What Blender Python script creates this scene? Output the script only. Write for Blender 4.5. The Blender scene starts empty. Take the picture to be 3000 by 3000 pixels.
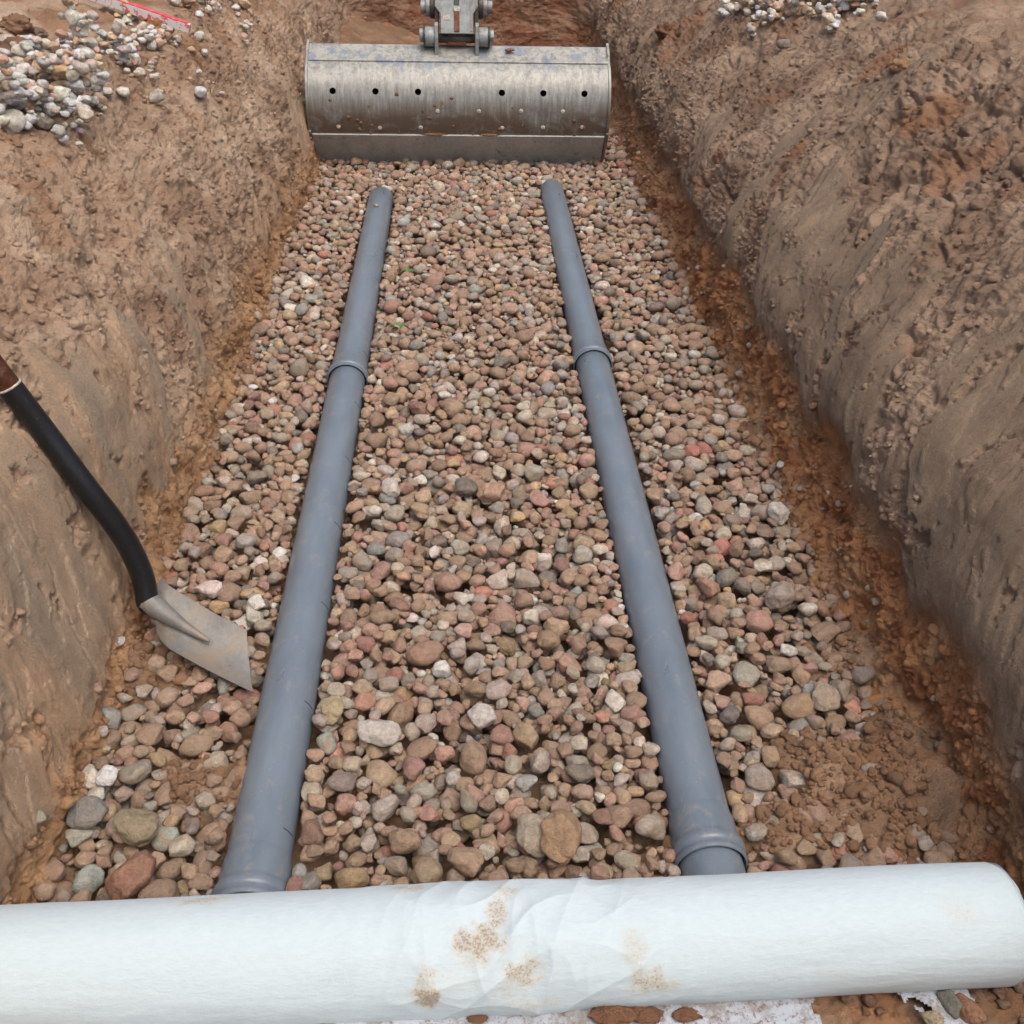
import bpy, bmesh, math, random
import numpy as np
from mathutils import Vector, Matrix
from mathutils.bvhtree import BVHTree
random.seed(7)
rng = np.random.default_rng(11)
R_ = math.radians
scene = bpy.context.scene
col = scene.collection

# ------------------------------------------------------------------ camera
CAM = np.array([0.0, 0.0, 1.5]); FPX = 3000.0
F_ = np.array([-162.0, 2115.0, -3000.0]); F_ /= np.linalg.norm(F_)      # trench direction in camera axes
U_ = np.array([0.0, 1.0, 0.0]); U_ -= F_ * U_.dot(F_); U_ /= np.linalg.norm(U_)
X_ = np.cross(F_, U_)
ro = 0.010
X2 = X_ * math.cos(ro) + U_ * math.sin(ro); U2 = U_ * math.cos(ro) - X_ * math.sin(ro)
W2C = np.stack([X2, F_, U2], axis=1)          # world vector -> camera vector
C2W = W2C.T
cam_d = bpy.data.cameras.new('camera'); cam = bpy.data.objects.new('camera', cam_d); col.objects.link(cam)
M = Matrix.Identity(4)
for i in range(3):
    for j in range(3):
        M[i][j] = C2W[i, j]
M.translation = Vector(CAM)
cam.matrix_world = M
cam_d.sensor_width = 36; cam_d.lens = 36.0 * FPX / 3000.0
cam_d.clip_start = 0.05; cam_d.clip_end = 2000
scene.camera = cam

# ------------------------------------------------------------------ light
SUN_EL, SUN_AZ = R_(68), R_(150)               # azimuth from +Y (trench direction) towards +X
w = bpy.data.worlds.new("World"); scene.world = w; w.use_nodes = True
nt = w.node_tree; nt.nodes.clear()
sky = nt.nodes.new('ShaderNodeTexSky'); sky.sky_type = 'NISHITA'; sky.sun_disc = False
sky.sun_elevation = SUN_EL; sky.sun_rotation = SUN_AZ
sky.air_density = 0.8; sky.dust_density = 6.0; sky.ozone_density = 0.8
bg = nt.nodes.new('ShaderNodeBackground'); bg.inputs[1].default_value = 0.14
wo = nt.nodes.new('ShaderNodeOutputWorld')
nt.links.new(sky.outputs[0], bg.inputs[0]); nt.links.new(bg.outputs[0], wo.inputs[0])
sl = bpy.data.lights.new('sun', 'SUN'); sl.energy = 1.0; sl.angle = R_(60); sl.color = (1, 0.97, 0.93)
so = bpy.data.objects.new('sun', sl); col.objects.link(so)
sd = Vector((math.sin(SUN_AZ) * math.cos(SUN_EL), math.cos(SUN_AZ) * math.cos(SUN_EL), math.sin(SUN_EL)))
so.rotation_euler = sd.to_track_quat('Z', 'Y').to_euler()
so.location = (3, 3, 8)
scene.view_settings.view_transform = 'Standard'; scene.view_settings.look = 'None'
scene.view_settings.exposure = 0.42; scene.view_settings.gamma = 1.0
try: scene.view_settings.use_curve_mapping = False
except Exception: pass
try:
    scene.cycles.use_denoising = True
    scene.cycles.max_bounces = 6; scene.cycles.diffuse_bounces = 3
except Exception: pass

# ------------------------------------------------------------------ small maths
def ray(px, py):
    d = np.array([(px - 1500) / FPX, (1500 - py) / FPX, -1.0])
    d = C2W @ d
    return d / np.linalg.norm(d)
def at(px, py, h):                             # photo position at height h -> point of the place
    d = ray(px, py); t = (h - CAM[2]) / d[2]
    return CAM + d * t
def lin(c):
    c = np.asarray(c, float) / 255.0
    return np.where(c <= 0.04045, c / 12.92, ((c + 0.055) / 1.055) ** 2.4)
def sst(a, b, x):
    t = np.clip((x - a) / (b - a), 0, 1)
    return t * t * (3 - 2 * t)
_perm = np.random.default_rng(5).permutation(4096).astype(np.int64)
_ga = np.random.default_rng(6).uniform(0, 2 * np.pi, 4096)
_gx, _gy = np.cos(_ga), np.sin(_ga)
_r1 = np.random.default_rng(8).random(4096); _r2 = np.random.default_rng(9).random(4096)
def _h(i, j, s):
    return _perm[(_perm[(i + s * 131) & 4095] + j) & 4095]
def perlin(x, y, s=0):
    xi = np.floor(x).astype(np.int64); yi = np.floor(y).astype(np.int64)
    xf = x - xi; yf = y - yi
    u = xf * xf * xf * (xf * (xf * 6 - 15) + 10); v = yf * yf * yf * (yf * (yf * 6 - 15) + 10)
    def g(a, b):
        k = _h(xi + a, yi + b, s)
        return _gx[k] * (xf - a) + _gy[k] * (yf - b)
    return ((g(0, 0) * (1 - u) + g(1, 0) * u) * (1 - v) + (g(0, 1) * (1 - u) + g(1, 1) * u) * v) * 1.5
def fbm(x, y, s=0, o=4, g=0.5):
    r = 0; a = 1; t = 0
    for k in range(o):
        r = r + a * perlin(x * 2 ** k + 17.3 * k, y * 2 ** k - 9.1 * k, s + k); t += a; a *= g
    return r / t * 1.4
def billow(x, y, s=0, o=3):
    r = 0; a = 1; t = 0
    for k in range(o):
        r = r + a * np.abs(perlin(x * 2 ** k, y * 2 ** k, s + k)); t += a; a *= 0.5
    return r / t
def worley(x, y, s=0):
    xi = np.floor(x).astype(np.int64); yi = np.floor(y).astype(np.int64)
    f1 = np.full(x.shape, 9.0); f2 = np.full(x.shape, 9.0); idv = np.zeros(x.shape)
    for a in (-1, 0, 1):
        for b in (-1, 0, 1):
            k = _h(xi + a, yi + b, s)
            d = np.hypot(xi + a + _r1[k] - x, yi + b + _r2[k] - y)
            m = d < f1
            f2 = np.where(m, f1, np.minimum(f2, d)); idv = np.where(m, _r1[(k * 7) & 4095], idv); f1 = np.where(m, d, f1)
    return f1, f2, idv

# ------------------------------------------------------------------ object helpers
def tag(o, label=None, cat=None, group=None, kind=None):
    if label: o['label'] = label
    if cat: o['category'] = cat
    if group: o['group'] = group
    if kind: o['kind'] = kind
    return o
def empty(name, loc, label, cat, group=None, rot=(0, 0, 0)):
    o = bpy.data.objects.new(name, None); col.objects.link(o); o.location = loc; o.rotation_euler = rot
    o.empty_display_size = 0.05
    return tag(o, label, cat, group)
def mesh_np(name, V, Fc, mat, smooth=True, attrs=None, parent=None):
    V = np.ascontiguousarray(V, np.float32); Fc = np.ascontiguousarray(Fc, np.int32)
    me = bpy.data.meshes.new(name); n = Fc.shape[1]
    me.vertices.add(len(V)); me.vertices.foreach_set('co', V.ravel())
    me.loops.add(Fc.size); me.loops.foreach_set('vertex_index', Fc.ravel())
    me.polygons.add(len(Fc)); me.polygons.foreach_set('loop_start', np.arange(0, Fc.size, n, dtype=np.int32))
    me.polygons.foreach_set('loop_total', np.full(len(Fc), n, np.int32))
    me.polygons.foreach_set('use_smooth', np.full(len(Fc), smooth, bool))
    me.update(calc_edges=True)
    for k, a in (attrs or {}).items():
        a = np.asarray(a, np.float32)
        if a.ndim == 2:
            at_ = me.attributes.new(k, 'FLOAT_COLOR', 'POINT')
            at_.data.foreach_set('color', np.concatenate([a, np.ones((len(a), 1), np.float32)], 1).ravel())
        else:
            at_ = me.attributes.new(k, 'FLOAT', 'POINT'); at_.data.foreach_set('value', a)
    me.materials.append(mat)
    o = bpy.data.objects.new(name, me); col.objects.link(o)
    if parent: o.parent = parent
    return o
def grid_faces(nu, nv, wrap_u=False, flip=False):
    iu = np.arange(nu if wrap_u else nu - 1); iv = np.arange(nv - 1)
    a, b = np.meshgrid(iu, iv, indexing='ij'); a2 = (a + 1) % nu
    f = np.stack([a * nv + b, a2 * nv + b, a2 * nv + b + 1, a * nv + b + 1], -1).reshape(-1, 4)
    return f[:, ::-1] if flip else f
def bm_obj(name, bm, mat, parent=None, smooth=False, bevel=0.0):
    if bevel:
        bmesh.ops.remove_doubles(bm, verts=bm.verts, dist=1e-5)
    me = bpy.data.meshes.new(name)
    bmesh.ops.recalc_face_normals(bm, faces=bm.faces)
    bm.to_mesh(me); bm.free()
    for p in me.polygons: p.use_smooth = smooth
    me.materials.append(mat)
    o = bpy.data.objects.new(name, me); col.objects.link(o)
    if parent: o.parent = parent
    if bevel:
        m = o.modifiers.new('bevel', 'BEVEL'); m.width = bevel; m.segments = 2; m.limit_method = 'ANGLE'; m.angle_limit = R_(40)
    return o
def add_prism(bm, pts, x0, x1):
    """extrude a (y, z) outline from x0 to x1"""
    a = [bm.verts.new((x0, p[0], p[1])) for p in pts]; b = [bm.verts.new((x1, p[0], p[1])) for p in pts]
    n = len(pts)
    bm.faces.new(a); bm.faces.new(b[::-1])
    for i in range(n):
        bm.faces.new((a[i], b[i], b[(i + 1) % n], a[(i + 1) % n]))
def add_box(bm, c, s, rx=0):
    m = Matrix.Translation(c) @ Matrix.Rotation(rx, 4, 'X') @ Matrix.Diagonal((*s, 1))
    bmesh.ops.create_cube(bm, size=1, matrix=m)
def add_cylx(bm, x0, x1, y, z, r, n=32):
    m = Matrix.Translation(((x0 + x1) / 2, y, z)) @ Matrix.Rotation(R_(90), 4, 'Y')
    bmesh.ops.create_cone(bm, cap_ends=True, segments=n, radius1=r, radius2=r, depth=abs(x1 - x0), matrix=m)
def tube_path(pts, rad, n=24, cap=True):
    P = np.array(pts, float); T = np.gradient(P, axis=0); T /= np.linalg.norm(T, axis=1)[:, None]
    ref = np.array([0.0, 1.0, 0.0]); V = []
    for p, t, r in zip(P, T, rad):
        a = np.cross(t, ref); a /= np.linalg.norm(a); b = np.cross(a, t)
        th = np.linspace(0, 2 * np.pi, n, endpoint=False)
        V.append(p + r * (np.cos(th)[:, None] * a + np.sin(th)[:, None] * b))
    V = np.array(V).reshape(-1, 3); F = []
    k = len(P)
    for i in range(k - 1):
        for j in range(n):
            F.append((i * n + j, i * n + (j + 1) % n, (i + 1) * n + (j + 1) % n, (i + 1) * n + j))
    bm = bmesh.new(); vs = [bm.verts.new(v) for v in V]
    for f in F: bm.faces.new([vs[i] for i in f])
    if cap:
        bm.faces.new(vs[:n]); bm.faces.new(vs[-n:][::-1])
    return bm

# ------------------------------------------------------------------ materials
class Mt:
    def __init__(s, name, rough=0.8, spec=0.4, metal=0.0):
        s.m = bpy.data.materials.new(name); s.m.use_nodes = True; s.t = s.m.node_tree
        s.b = s.t.nodes['Principled BSDF']; s.b.inputs['Roughness'].default_value = rough
        s.b.inputs['Metallic'].default_value = metal
        s.b.inputs['Specular IOR Level'].default_value = spec
        s.tc = s.t.nodes.new('ShaderNodeTexCoord'); s.hgt = None
    def L(s, a, b): s.t.links.new(a, b)
    def coord(s, scale=(1, 1, 1), kind='Object', rot=(0, 0, 0)):
        n = s.t.nodes.new('ShaderNodeMapping'); n.inputs['Scale'].default_value = scale; n.inputs['Rotation'].default_value = rot
        s.L(s.tc.outputs[kind], n.inputs[0]); return n.outputs[0]
    def noise(s, sc, detail=4, rough=0.55, vec=None, dist=0.0):
        n = s.t.nodes.new('ShaderNodeTexNoise'); n.inputs['Scale'].default_value = sc; n.inputs['Detail'].default_value = detail
        n.inputs['Roughness'].default_value = rough; n.inputs['Distortion'].default_value = dist
        s.L(vec if vec else s.tc.outputs['Object'], n.inputs['Vector']); return n.outputs['Fac']
    def voro(s, sc, vec=None, feature='F1'):
        n = s.t.nodes.new('ShaderNodeTexVoronoi'); n.inputs['Scale'].default_value = sc; n.feature = feature
        s.L(vec if vec else s.tc.outputs['Object'], n.inputs['Vector']); return n.outputs['Distance']
    def ramp(s, fac, stops):
        n = s.t.nodes.new('ShaderNodeValToRGB'); e = n.color_ramp.elements
        while len(e) < len(stops): e.new(0.5)
        for i, (p, c) in enumerate(stops):
            e[i].position = p; e[i].color = (*c, 1) if hasattr(c, '__len__') else (c, c, c, 1)
        s.L(fac, n.inputs[0]); return n.outputs[0]
    def rng(s, fac, a, b, c=0.0, d=1.0):
        n = s.t.nodes.new('ShaderNodeMapRange'); n.inputs[1].default_value = a; n.inputs[2].default_value = b
        n.inputs[3].default_value = c; n.inputs[4].default_value = d; s.L(fac, n.inputs[0]); return n.outputs[0]
    def math(s, op, a, b):
        n = s.t.nodes.new('ShaderNodeMath'); n.operation = op
        for i, v in enumerate((a, b)):
            if isinstance(v, (int, float)): n.inputs[i].default_value = v
            else: s.L(v, n.inputs[i])
        return n.outputs[0]
    def mix(s, fac, a, b, mode='MIX'):
        n = s.t.nodes.new('ShaderNodeMix'); n.data_type = 'RGBA'; n.blend_type = mode
        for i, v in ((0, fac), (6, a), (7, b)):
            if isinstance(v, (int, float)): n.inputs[i].default_value = v
            elif hasattr(v, '__len__'): n.inputs[i].default_value = (*v, 1)
            else: s.L(v, n.inputs[i])
        return n.outputs[2]
    def attr(s, name, out='Color'):
        n = s.t.nodes.new('ShaderNodeAttribute'); n.attribute_name = name; return n.outputs[out]
    def base(s, c):
        if hasattr(c, '__len__'): s.b.inputs['Base Color'].default_value = (*c, 1)
        else: s.L(c, s.b.inputs['Base Color'])
    def bump(s, h, dist, strength=1.0):
        n = s.t.nodes.new('ShaderNodeBump'); n.inputs['Strength'].default_value = strength; n.inputs['Distance'].default_value = dist
        s.L(h, n.inputs['Height'])
        if s.hgt: s.L(s.hgt, n.inputs['Normal'])
        s.hgt = n.outputs[0]; s.L(s.hgt, s.b.inputs['Normal'])
    def rough(s, v): s.L(v, s.b.inputs['Roughness'])

# soil: colour comes with the mesh, grain from noise
soil = Mt('soil', 0.92, 0.25)
sc_ = soil.attr('Col')
n1 = soil.noise(9, 8, 0.65); n2 = soil.noise(160, 4, 0.7); n3 = soil.noise(900, 2, 0.6)
c_ = soil.mix(soil.rng(n1, 0.3, 0.7, 0.0, 1.0), soil.mix(1.0, sc_, (0.80, 0.78, 0.76), 'MULTIPLY'), soil.mix(1.0, sc_, (1.2, 1.17, 1.14), 'MULTIPLY'))
c_ = soil.mix(soil.rng(n2, 0.35, 0.65, 0.0, 0.5), c_, soil.mix(1.0, c_, (0.72, 0.68, 0.64), 'MULTIPLY'))
c_ = soil.mix(soil.rng(n3, 0.60, 0.72, 0.0, 0.35), c_, (0.42, 0.36, 0.30))
c_ = soil.mix(1.0, c_, (1.54, 1.56, 1.58), 'MULTIPLY'); soil.base(c_)
rg = soil.attr('rough', 'Fac')
hh = soil.math('MULTIPLY', soil.noise(80, 9, 0.80), rg)
soil.bump(hh, 0.05, 1.0)
soil.bump(soil.math('MULTIPLY', soil.noise(380, 4, 0.75), soil.math('ADD', rg, 0.40)), 0.010, 1.0)

stone = Mt('stone', 0.82, 0.35)
sc_ = stone.attr('Col')
a1 = stone.noise(70, 6, 0.7); a2 = stone.noise(300, 4, 0.7); a3 = stone.noise(26, 7, 0.72)
c_ = stone.mix(stone.rng(a1, 0.3, 0.7), stone.mix(1.0, sc_, (0.62, 0.60, 0.58), 'MULTIPLY'), stone.mix(1.0, sc_, (1.28, 1.26, 1.24), 'MULTIPLY'))
c_ = stone.mix(stone.rng(a2, 0.54, 0.68, 0, 0.6), c_, stone.mix(1.0, c_, (0.45, 0.43, 0.42), 'MULTIPLY'))
c_ = stone.mix(stone.rng(a2, 0.40, 0.28, 0, 0.4), c_, (0.5, 0.46, 0.42))
c_ = stone.mix(stone.math('MULTIPLY', stone.rng(a3, 0.42, 0.60, 0.0, 0.85), stone.attr('dust', 'Fac')), c_, tuple(lin((162, 138, 116)) * 1.0))
stone.base(c_)
stone.bump(a1, 0.009, 0.9); stone.bump(a2, 0.003, 0.9)

pvc = Mt('grey_pvc', 0.36, 0.5)
v1 = pvc.noise(5, 6, 0.65, pvc.coord((3, 1, 3))); v2 = pvc.noise(40, 5, 0.7, pvc.coord((1, 0.15, 1))); v3 = pvc.noise(260, 3, 0.6)
v4 = pvc.noise(16, 8, 0.75, pvc.coord((1, 0.7, 1)), 2.0)
c_ = pvc.ramp(v1, [(0.3, tuple(lin((98, 109, 119)))), (0.7, tuple(lin((113, 124, 133))))])
c_ = pvc.mix(pvc.rng(v2, 0.45, 0.8, 0, 0.22), c_, tuple(lin((135, 140, 146))))
c_ = pvc.mix(pvc.rng(v3, 0.68, 0.74, 0, 0.6), c_, tuple(lin((178, 176, 172))))
c_ = pvc.mix(pvc.rng(v4, 0.55, 0.70, 0, 0.6), c_, tuple(lin((150, 138, 124))))
pvc.base(c_); pvc.rough(pvc.rng(v1, 0.3, 0.75, 0.27, 0.40))
slotm = Mt('slot_shadow', 0.9, 0.1); slotm.base((0.05, 0.055, 0.06))
capm = Mt('dusty_cap', 0.7, 0.3); capm.base(capm.ramp(capm.noise(60, 5), [(0.35, tuple(lin((128, 128, 128)))), (0.65, tuple(lin((155, 152, 146))))]))

def steel(name, lo, hi, dirt, rust, rough=0.55, metal=0.35, dirt_rng=(0.48, 0.62), streak=(1, 6, 0.7)):
    s = Mt(name, rough, 0.4, metal)
    a = s.noise(10, 8, 0.7, s.coord(streak)); b = s.noise(9, 9, 0.72, s.coord((1, 1, 0.75)), 0.8); c = s.noise(38, 6, 0.7); d = s.noise(90, 6, 0.75, s.coord((1, 1, 0.12)))
    k = s.ramp(a, [(0.32, tuple(lo)), (0.68, tuple(hi))])
    k = s.mix(s.rng(d, 0.45, 0.7, 0, 0.55), k, tuple(np.array(hi) * 1.25))
    k = s.mix(s.rng(b, dirt_rng[0], dirt_rng[1], 0, 0.85), k, tuple(dirt))
    k = s.mix(s.rng(c, 0.62, 0.68, 0, 0.8), k, tuple(rust))
    s.base(k); s.bump(c, 0.0025, 0.5); s.bump(d, 0.0008, 0.5)
    return s
bk = Mt('bucket_steel', 0.5, 0.5, 0.25)
a = bk.noise(7, 8, 0.7, bk.coord((1, 1, 1.3)), 0.6); b = bk.noise(60, 7, 0.75, bk.coord((1, 0.3, 0.10))); c = bk.noise(30, 7, 0.7); d = bk.noise(14, 5, 0.6)
sep = bk.t.nodes.new('ShaderNodeSeparateXYZ'); bk.L(bk.tc.outputs['Object'], sep.inputs[0]); zz = sep.outputs[2]
k = bk.ramp(b, [(0.30, tuple(lin((98, 99, 95)))), (0.5, tuple(lin((132, 132, 126)))), (0.7, tuple(lin((168, 166, 156))))])
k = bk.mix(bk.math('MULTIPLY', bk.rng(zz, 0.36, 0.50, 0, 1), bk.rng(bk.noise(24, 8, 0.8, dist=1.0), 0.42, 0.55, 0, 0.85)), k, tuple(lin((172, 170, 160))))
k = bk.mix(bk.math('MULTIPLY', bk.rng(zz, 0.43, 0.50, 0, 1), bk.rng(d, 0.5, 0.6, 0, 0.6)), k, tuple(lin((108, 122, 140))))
lowm = bk.math('MULTIPLY', bk.rng(zz, 0.36, 0.27, 0, 1), bk.rng(zz, 0.12, 0.20, 0.3, 1))
k = bk.mix(bk.math('MULTIPLY', lowm, bk.rng(a, 0.38, 0.52, 0, 0.9)), k, tuple(lin((102, 86, 72))))
k = bk.mix(bk.math('MULTIPLY', bk.rng(zz, 0.46, 0.3, 0.1, 1), bk.rng(c, 0.60, 0.68, 0, 0.9)), k, tuple(lin((140, 104, 74))))
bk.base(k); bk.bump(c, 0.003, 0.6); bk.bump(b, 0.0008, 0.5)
edge_st = steel('worn_edge_steel', lin((150, 152, 149)), lin((184, 184, 178)), lin((96, 88, 78)), lin((112, 84, 66)), 0.5, 0.15, (0.60, 0.75), (1, 1, 0.2))
mud = Mt('caked_mud', 0.95, 0.15); mud.base(mud.ramp(mud.noise(40, 6, 0.7), [(0.3, tuple(lin((104, 80, 60)))), (0.7, tuple(lin((146, 116, 88))))])); mud.bump(mud.noise(80, 6, 0.7), 0.01, 0.8)
coup = steel('hitch_steel', lin((122, 128, 126)), lin((158, 162, 158)), lin((112, 98, 84)), lin((84, 66, 52)), 0.55, 0.3, (0.52, 0.66))
dark_st = steel('greasy_steel', lin((52, 50, 47)), lin((96, 94, 88)), lin((70, 58, 48)), lin((60, 44, 36)), 0.5, 0.4)
rustm = Mt('rusty_steel', 0.8, 0.3, 0.1); rustm.base(rustm.ramp(rustm.noise(50, 7, 0.7), [(0.3, tuple(lin((92, 58, 42)))), (0.55, tuple(lin((128, 84, 60)))), (0.75, tuple(lin((160, 138, 118))))])); rustm.bump(rustm.noise(150, 4), 0.002, 0.5)
pale = Mt('pale_plug', 0.8, 0.3); pale.base(pale.ramp(pale.noise(120, 4), [(0.35, tuple(lin((150, 138, 120)))), (0.6, tuple(lin((200, 192, 176))))])); pale.bump(pale.noise(200, 3), 0.002)
blade_st = steel('shovel_steel', lin((104, 103, 100)), lin((134, 132, 127)), lin((146, 130, 110)), lin((108, 88, 70)), 0.6, 0.3, (0.42, 0.60), (1, 1, 1))
blackp = Mt('black_paint', 0.33, 0.5); blackp.base(blackp.mix(blackp.rng(blackp.noise(180, 5, 0.7), 0.62, 0.70, 0, 0.7), (0.010, 0.010, 0.011), (0.09, 0.08, 0.07)))
blackp.bump(blackp.noise(30, 4, 0.6), 0.001, 0.4)
fab = Mt('white_geotextile', 0.9, 0.25)
fv = fab.noise(150, 4, 0.65, fab.coord((0.45, 1, 1))); fv2 = fab.noise(520, 3, 0.7)
k = fab.mix(fab.rng(fv, 0.35, 0.65), tuple(lin((183, 197, 199))), tuple(lin((188, 201, 203))))
dm = fab.attr('stain', 'Fac')
spk = fab.noise(170, 6, 0.8, fab.coord((1, 1, 0.8)))
sm = fab.rng(fab.math('ADD', fab.math('MULTIPLY', dm, 0.30), spk), 0.62, 0.82, 0, 1)
sm2 = fab.rng(fab.math('ADD', fab.math('MULTIPLY', dm, 0.32), fab.noise(260, 4, 0.8)), 0.78, 0.86, 0, 1)
k = fab.mix(fab.math('MULTIPLY', dm, 0.42), k, tuple(lin((190, 176, 152))))
k = fab.mix(fab.math('MULTIPLY', sm, 0.42), k, tuple(lin((168, 150, 122))))
k = fab.mix(fab.math('MULTIPLY', sm2, 0.55), k, tuple(lin((124, 98, 72))))
fab.base(k); fab.bump(fv, 0.0022, 0.55); fab.bump(fv2, 0.0006, 0.5)
fab.b.inputs['Sheen Weight'].default_value = 0.15
fab2 = Mt('dirty_geotextile', 0.95, 0.2)
k = fab2.mix(fab2.rng(fab2.noise(30, 7, 0.75), 0.46, 0.60), tuple(lin((172, 178, 186))), tuple(lin((140, 136, 130))))
k = fab2.mix(fab2.rng(fab2.noise(110, 6, 0.8), 0.52, 0.62, 0, 0.85), k, tuple(lin((120, 96, 78))))
fab2.base(k); fab2.bump(fab2.noise(150, 4, 0.7), 0.004, 0.7)
card = Mt('cardboard', 0.9, 0.2); card.base(tuple(lin((165, 130, 92))))
lath_r = Mt('red_paint', 0.6, 0.4); lath_r.base(lath_r.mix(lath_r.rng(lath_r.noise(60, 5, 0.7), 0.55, 0.65), tuple(lin((205, 66, 78))), tuple(lin((226, 150, 150)))))
lath_w = Mt('white_paint', 0.6, 0.4); lath_w.base(lath_w.mix(lath_w.rng(lath_w.noise(38, 5, 0.7), 0.52, 0.56), tuple(lin((205, 200, 192))), tuple(lin((200, 90, 92)))))
leafm = Mt('green_leaf', 0.6, 0.4); leafm.base(leafm.ramp(leafm.noise(60, 3), [(0.3, (0.05, 0.12, 0.03)), (0.7, (0.11, 0.20, 0.06))]))
rootm = Mt('dry_root', 0.9, 0.2); rootm.base(tuple(lin((150, 118, 88))))
wood = Mt('worn_wood', 0.7, 0.3); wood.base(wood.ramp(wood.noise(30, 6, 0.7, wood.coord((1, 1, 0.2))), [(0.3, tuple(lin((104, 74, 52)))), (0.7, tuple(lin((150, 118, 88))))]))

# ------------------------------------------------------------------ the setting: banks and ground, one sheet to the horizon
XL, XR, YN, YF, RC = -0.68, 0.83, -1.3, 7.6, 0.18
ys = [YN + RC]; 
while ys[-1] < YF - RC:
    y = ys[-1]
    ys.append(y + (0.03 if y < 0.75 else 0.0030 * max(1.45, 0.817 * y + 0.5)))
ys = np.array(ys); ys = ys * 1.0; ys[-1] = YF - RC
def arc(cx, cy, a0, a1, n):
    a = np.linspace(a0, a1, n)[1:-1]
    return [(cx + RC * math.cos(t), cy + RC * math.sin(t), math.cos(t), math.sin(t)) for t in a]
path = [(XL, y, -1, 0) for y in ys]
path += arc(XL + RC, YF - RC, np.pi, np.pi / 2, 22)
path += [(x, YF, 0, 1) for x in np.arange(XL + RC, XR - RC + 1e-6, 0.012)]
path += arc(XR - RC, YF - RC, np.pi / 2, 0, 22)
path += [(XR, y, 1, 0) for y in ys[::-1]]
path += arc(XR - RC, YN + RC, 0, -np.pi / 2, 8)
path += [(x, YN, 0, -1) for x in np.arange(XR - RC, XL + RC - 1e-6, -0.06)]
path += arc(XL + RC, YN + RC, -np.pi / 2, -np.pi, 8)
path = np.array(path); nu = len(path)
du = np.hypot(*np.diff(path[:, :2], axis=0).T); ucum = np.concatenate([[0], np.cumsum(du)])
# real arc length used as noise coordinate; sides measured by Y so both sides stay readable
NX, NY = path[:, 2], path[:, 3]
wl = np.clip(-NX, 0, 1) ** 2; wr = np.clip(NX, 0, 1) ** 2; wf = 1 - wl - wr
prof_L = [(-.07, -.14), (-.02, -.04), (.015, .10), (.05, .25), (.095, .40), (.16, .53), (.25, .645), (.35, .745), (.48, .81), (.75, .85), (1.2, .90), (2.0, .95), (3.5, .98)]
prof_R = [(-.07, -.14), (-.02, -.04), (.015, .10), (.045, .20), (.065, .34), (.13, .46), (.26, .58), (.42, .72), (.56, .83), (.78, .92), (1.2, .97), (2.0, 1.0), (3.5, 1.0)]
prof_F = [(-.07, -.14), (-.02, -.04), (.015, .10), (.04, .24), (.07, .40), (.11, .54), (.19, .68), (.30, .80), (.45, .88), (.75, .93), (1.2, .96), (2.0, .98), (3.5, 1.0)]
cp = np.array([prof_L, prof_R, prof_F])
seg = np.hypot(*np.diff(cp.mean(0), axis=0).T); tc = np.concatenate([[0], np.cumsum(seg)])
tt = list(np.arange(0, 1.30, 0.0034))
st = 0.0034
while tt[-1] < tc[-1]: st = min(st * 1.03, 0.08); tt.append(tt[-1] + st)
tt[-1] = tc[-1]; tt = np.array(tt)
def prof(i, k):
    v = np.interp(tt, tc, cp[i, :, k])
    g = np.exp(-0.5 * (np.arange(-14, 15) / 6.0) ** 2); g /= g.sum()
    vp = np.pad(v, 14, mode='reflect', reflect_type='odd'); vs = np.convolve(vp, g, 'valid')
    return vs
extra = np.array([6, 12, 25, 60, 150, 400.0])
outs = np.stack([np.concatenate([prof(i, 0), extra]) for i in range(3)]); zs = np.stack([np.concatenate([prof(i, 1), np.full(6, 1.0)]) for i in range(3)])
Wt = np.stack([wl, wr, wf])
OUT = np.einsum('ku,kt->ut', Wt, outs); ZZ = np.einsum('ku,kt->ut', Wt, zs)
nt_ = OUT.shape[1]
TT = np.broadcast_to(np.concatenate([tt, tt[-1] + extra]), (nu, nt_)); UU = np.broadcast_to(ucum[:, None], (nu, nt_))
PYc = np.broadcast_to(path[:, 1][:, None], (nu, nt_))
side = np.broadcast_to((wr - wl)[:, None], (nu, nt_))
BX = path[:, 0][:, None] + NX[:, None] * OUT; BY = path[:, 1][:, None] + NY[:, None] * OUT
B = np.stack([BX, BY, ZZ], -1)
dU = np.gradient(B, axis=0); dT = np.gradient(B, axis=1)
N = np.cross(dT, dU); N /= np.linalg.norm(N, axis=-1)[..., None] + 1e-12
inward = (N[..., 0] * NX[:, None] + N[..., 1] * NY[:, None])
flipm = np.where((N[..., 2] - inward) < 0, -1, 1)[..., None]; N = N * flipm
right = (side > 0.3).astype(float)
far_fade = sst(4.0, 2.5, TT)
wx = UU + 0.025 * fbm(UU * 5, TT * 5, 40, 3); wt = TT + 0.025 * fbm(UU * 5, TT * 5, 44, 3)
zrel = ZZ
big = 0.028 * fbm(UU * 1.1, TT * 1.3, 1, 3)
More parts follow.
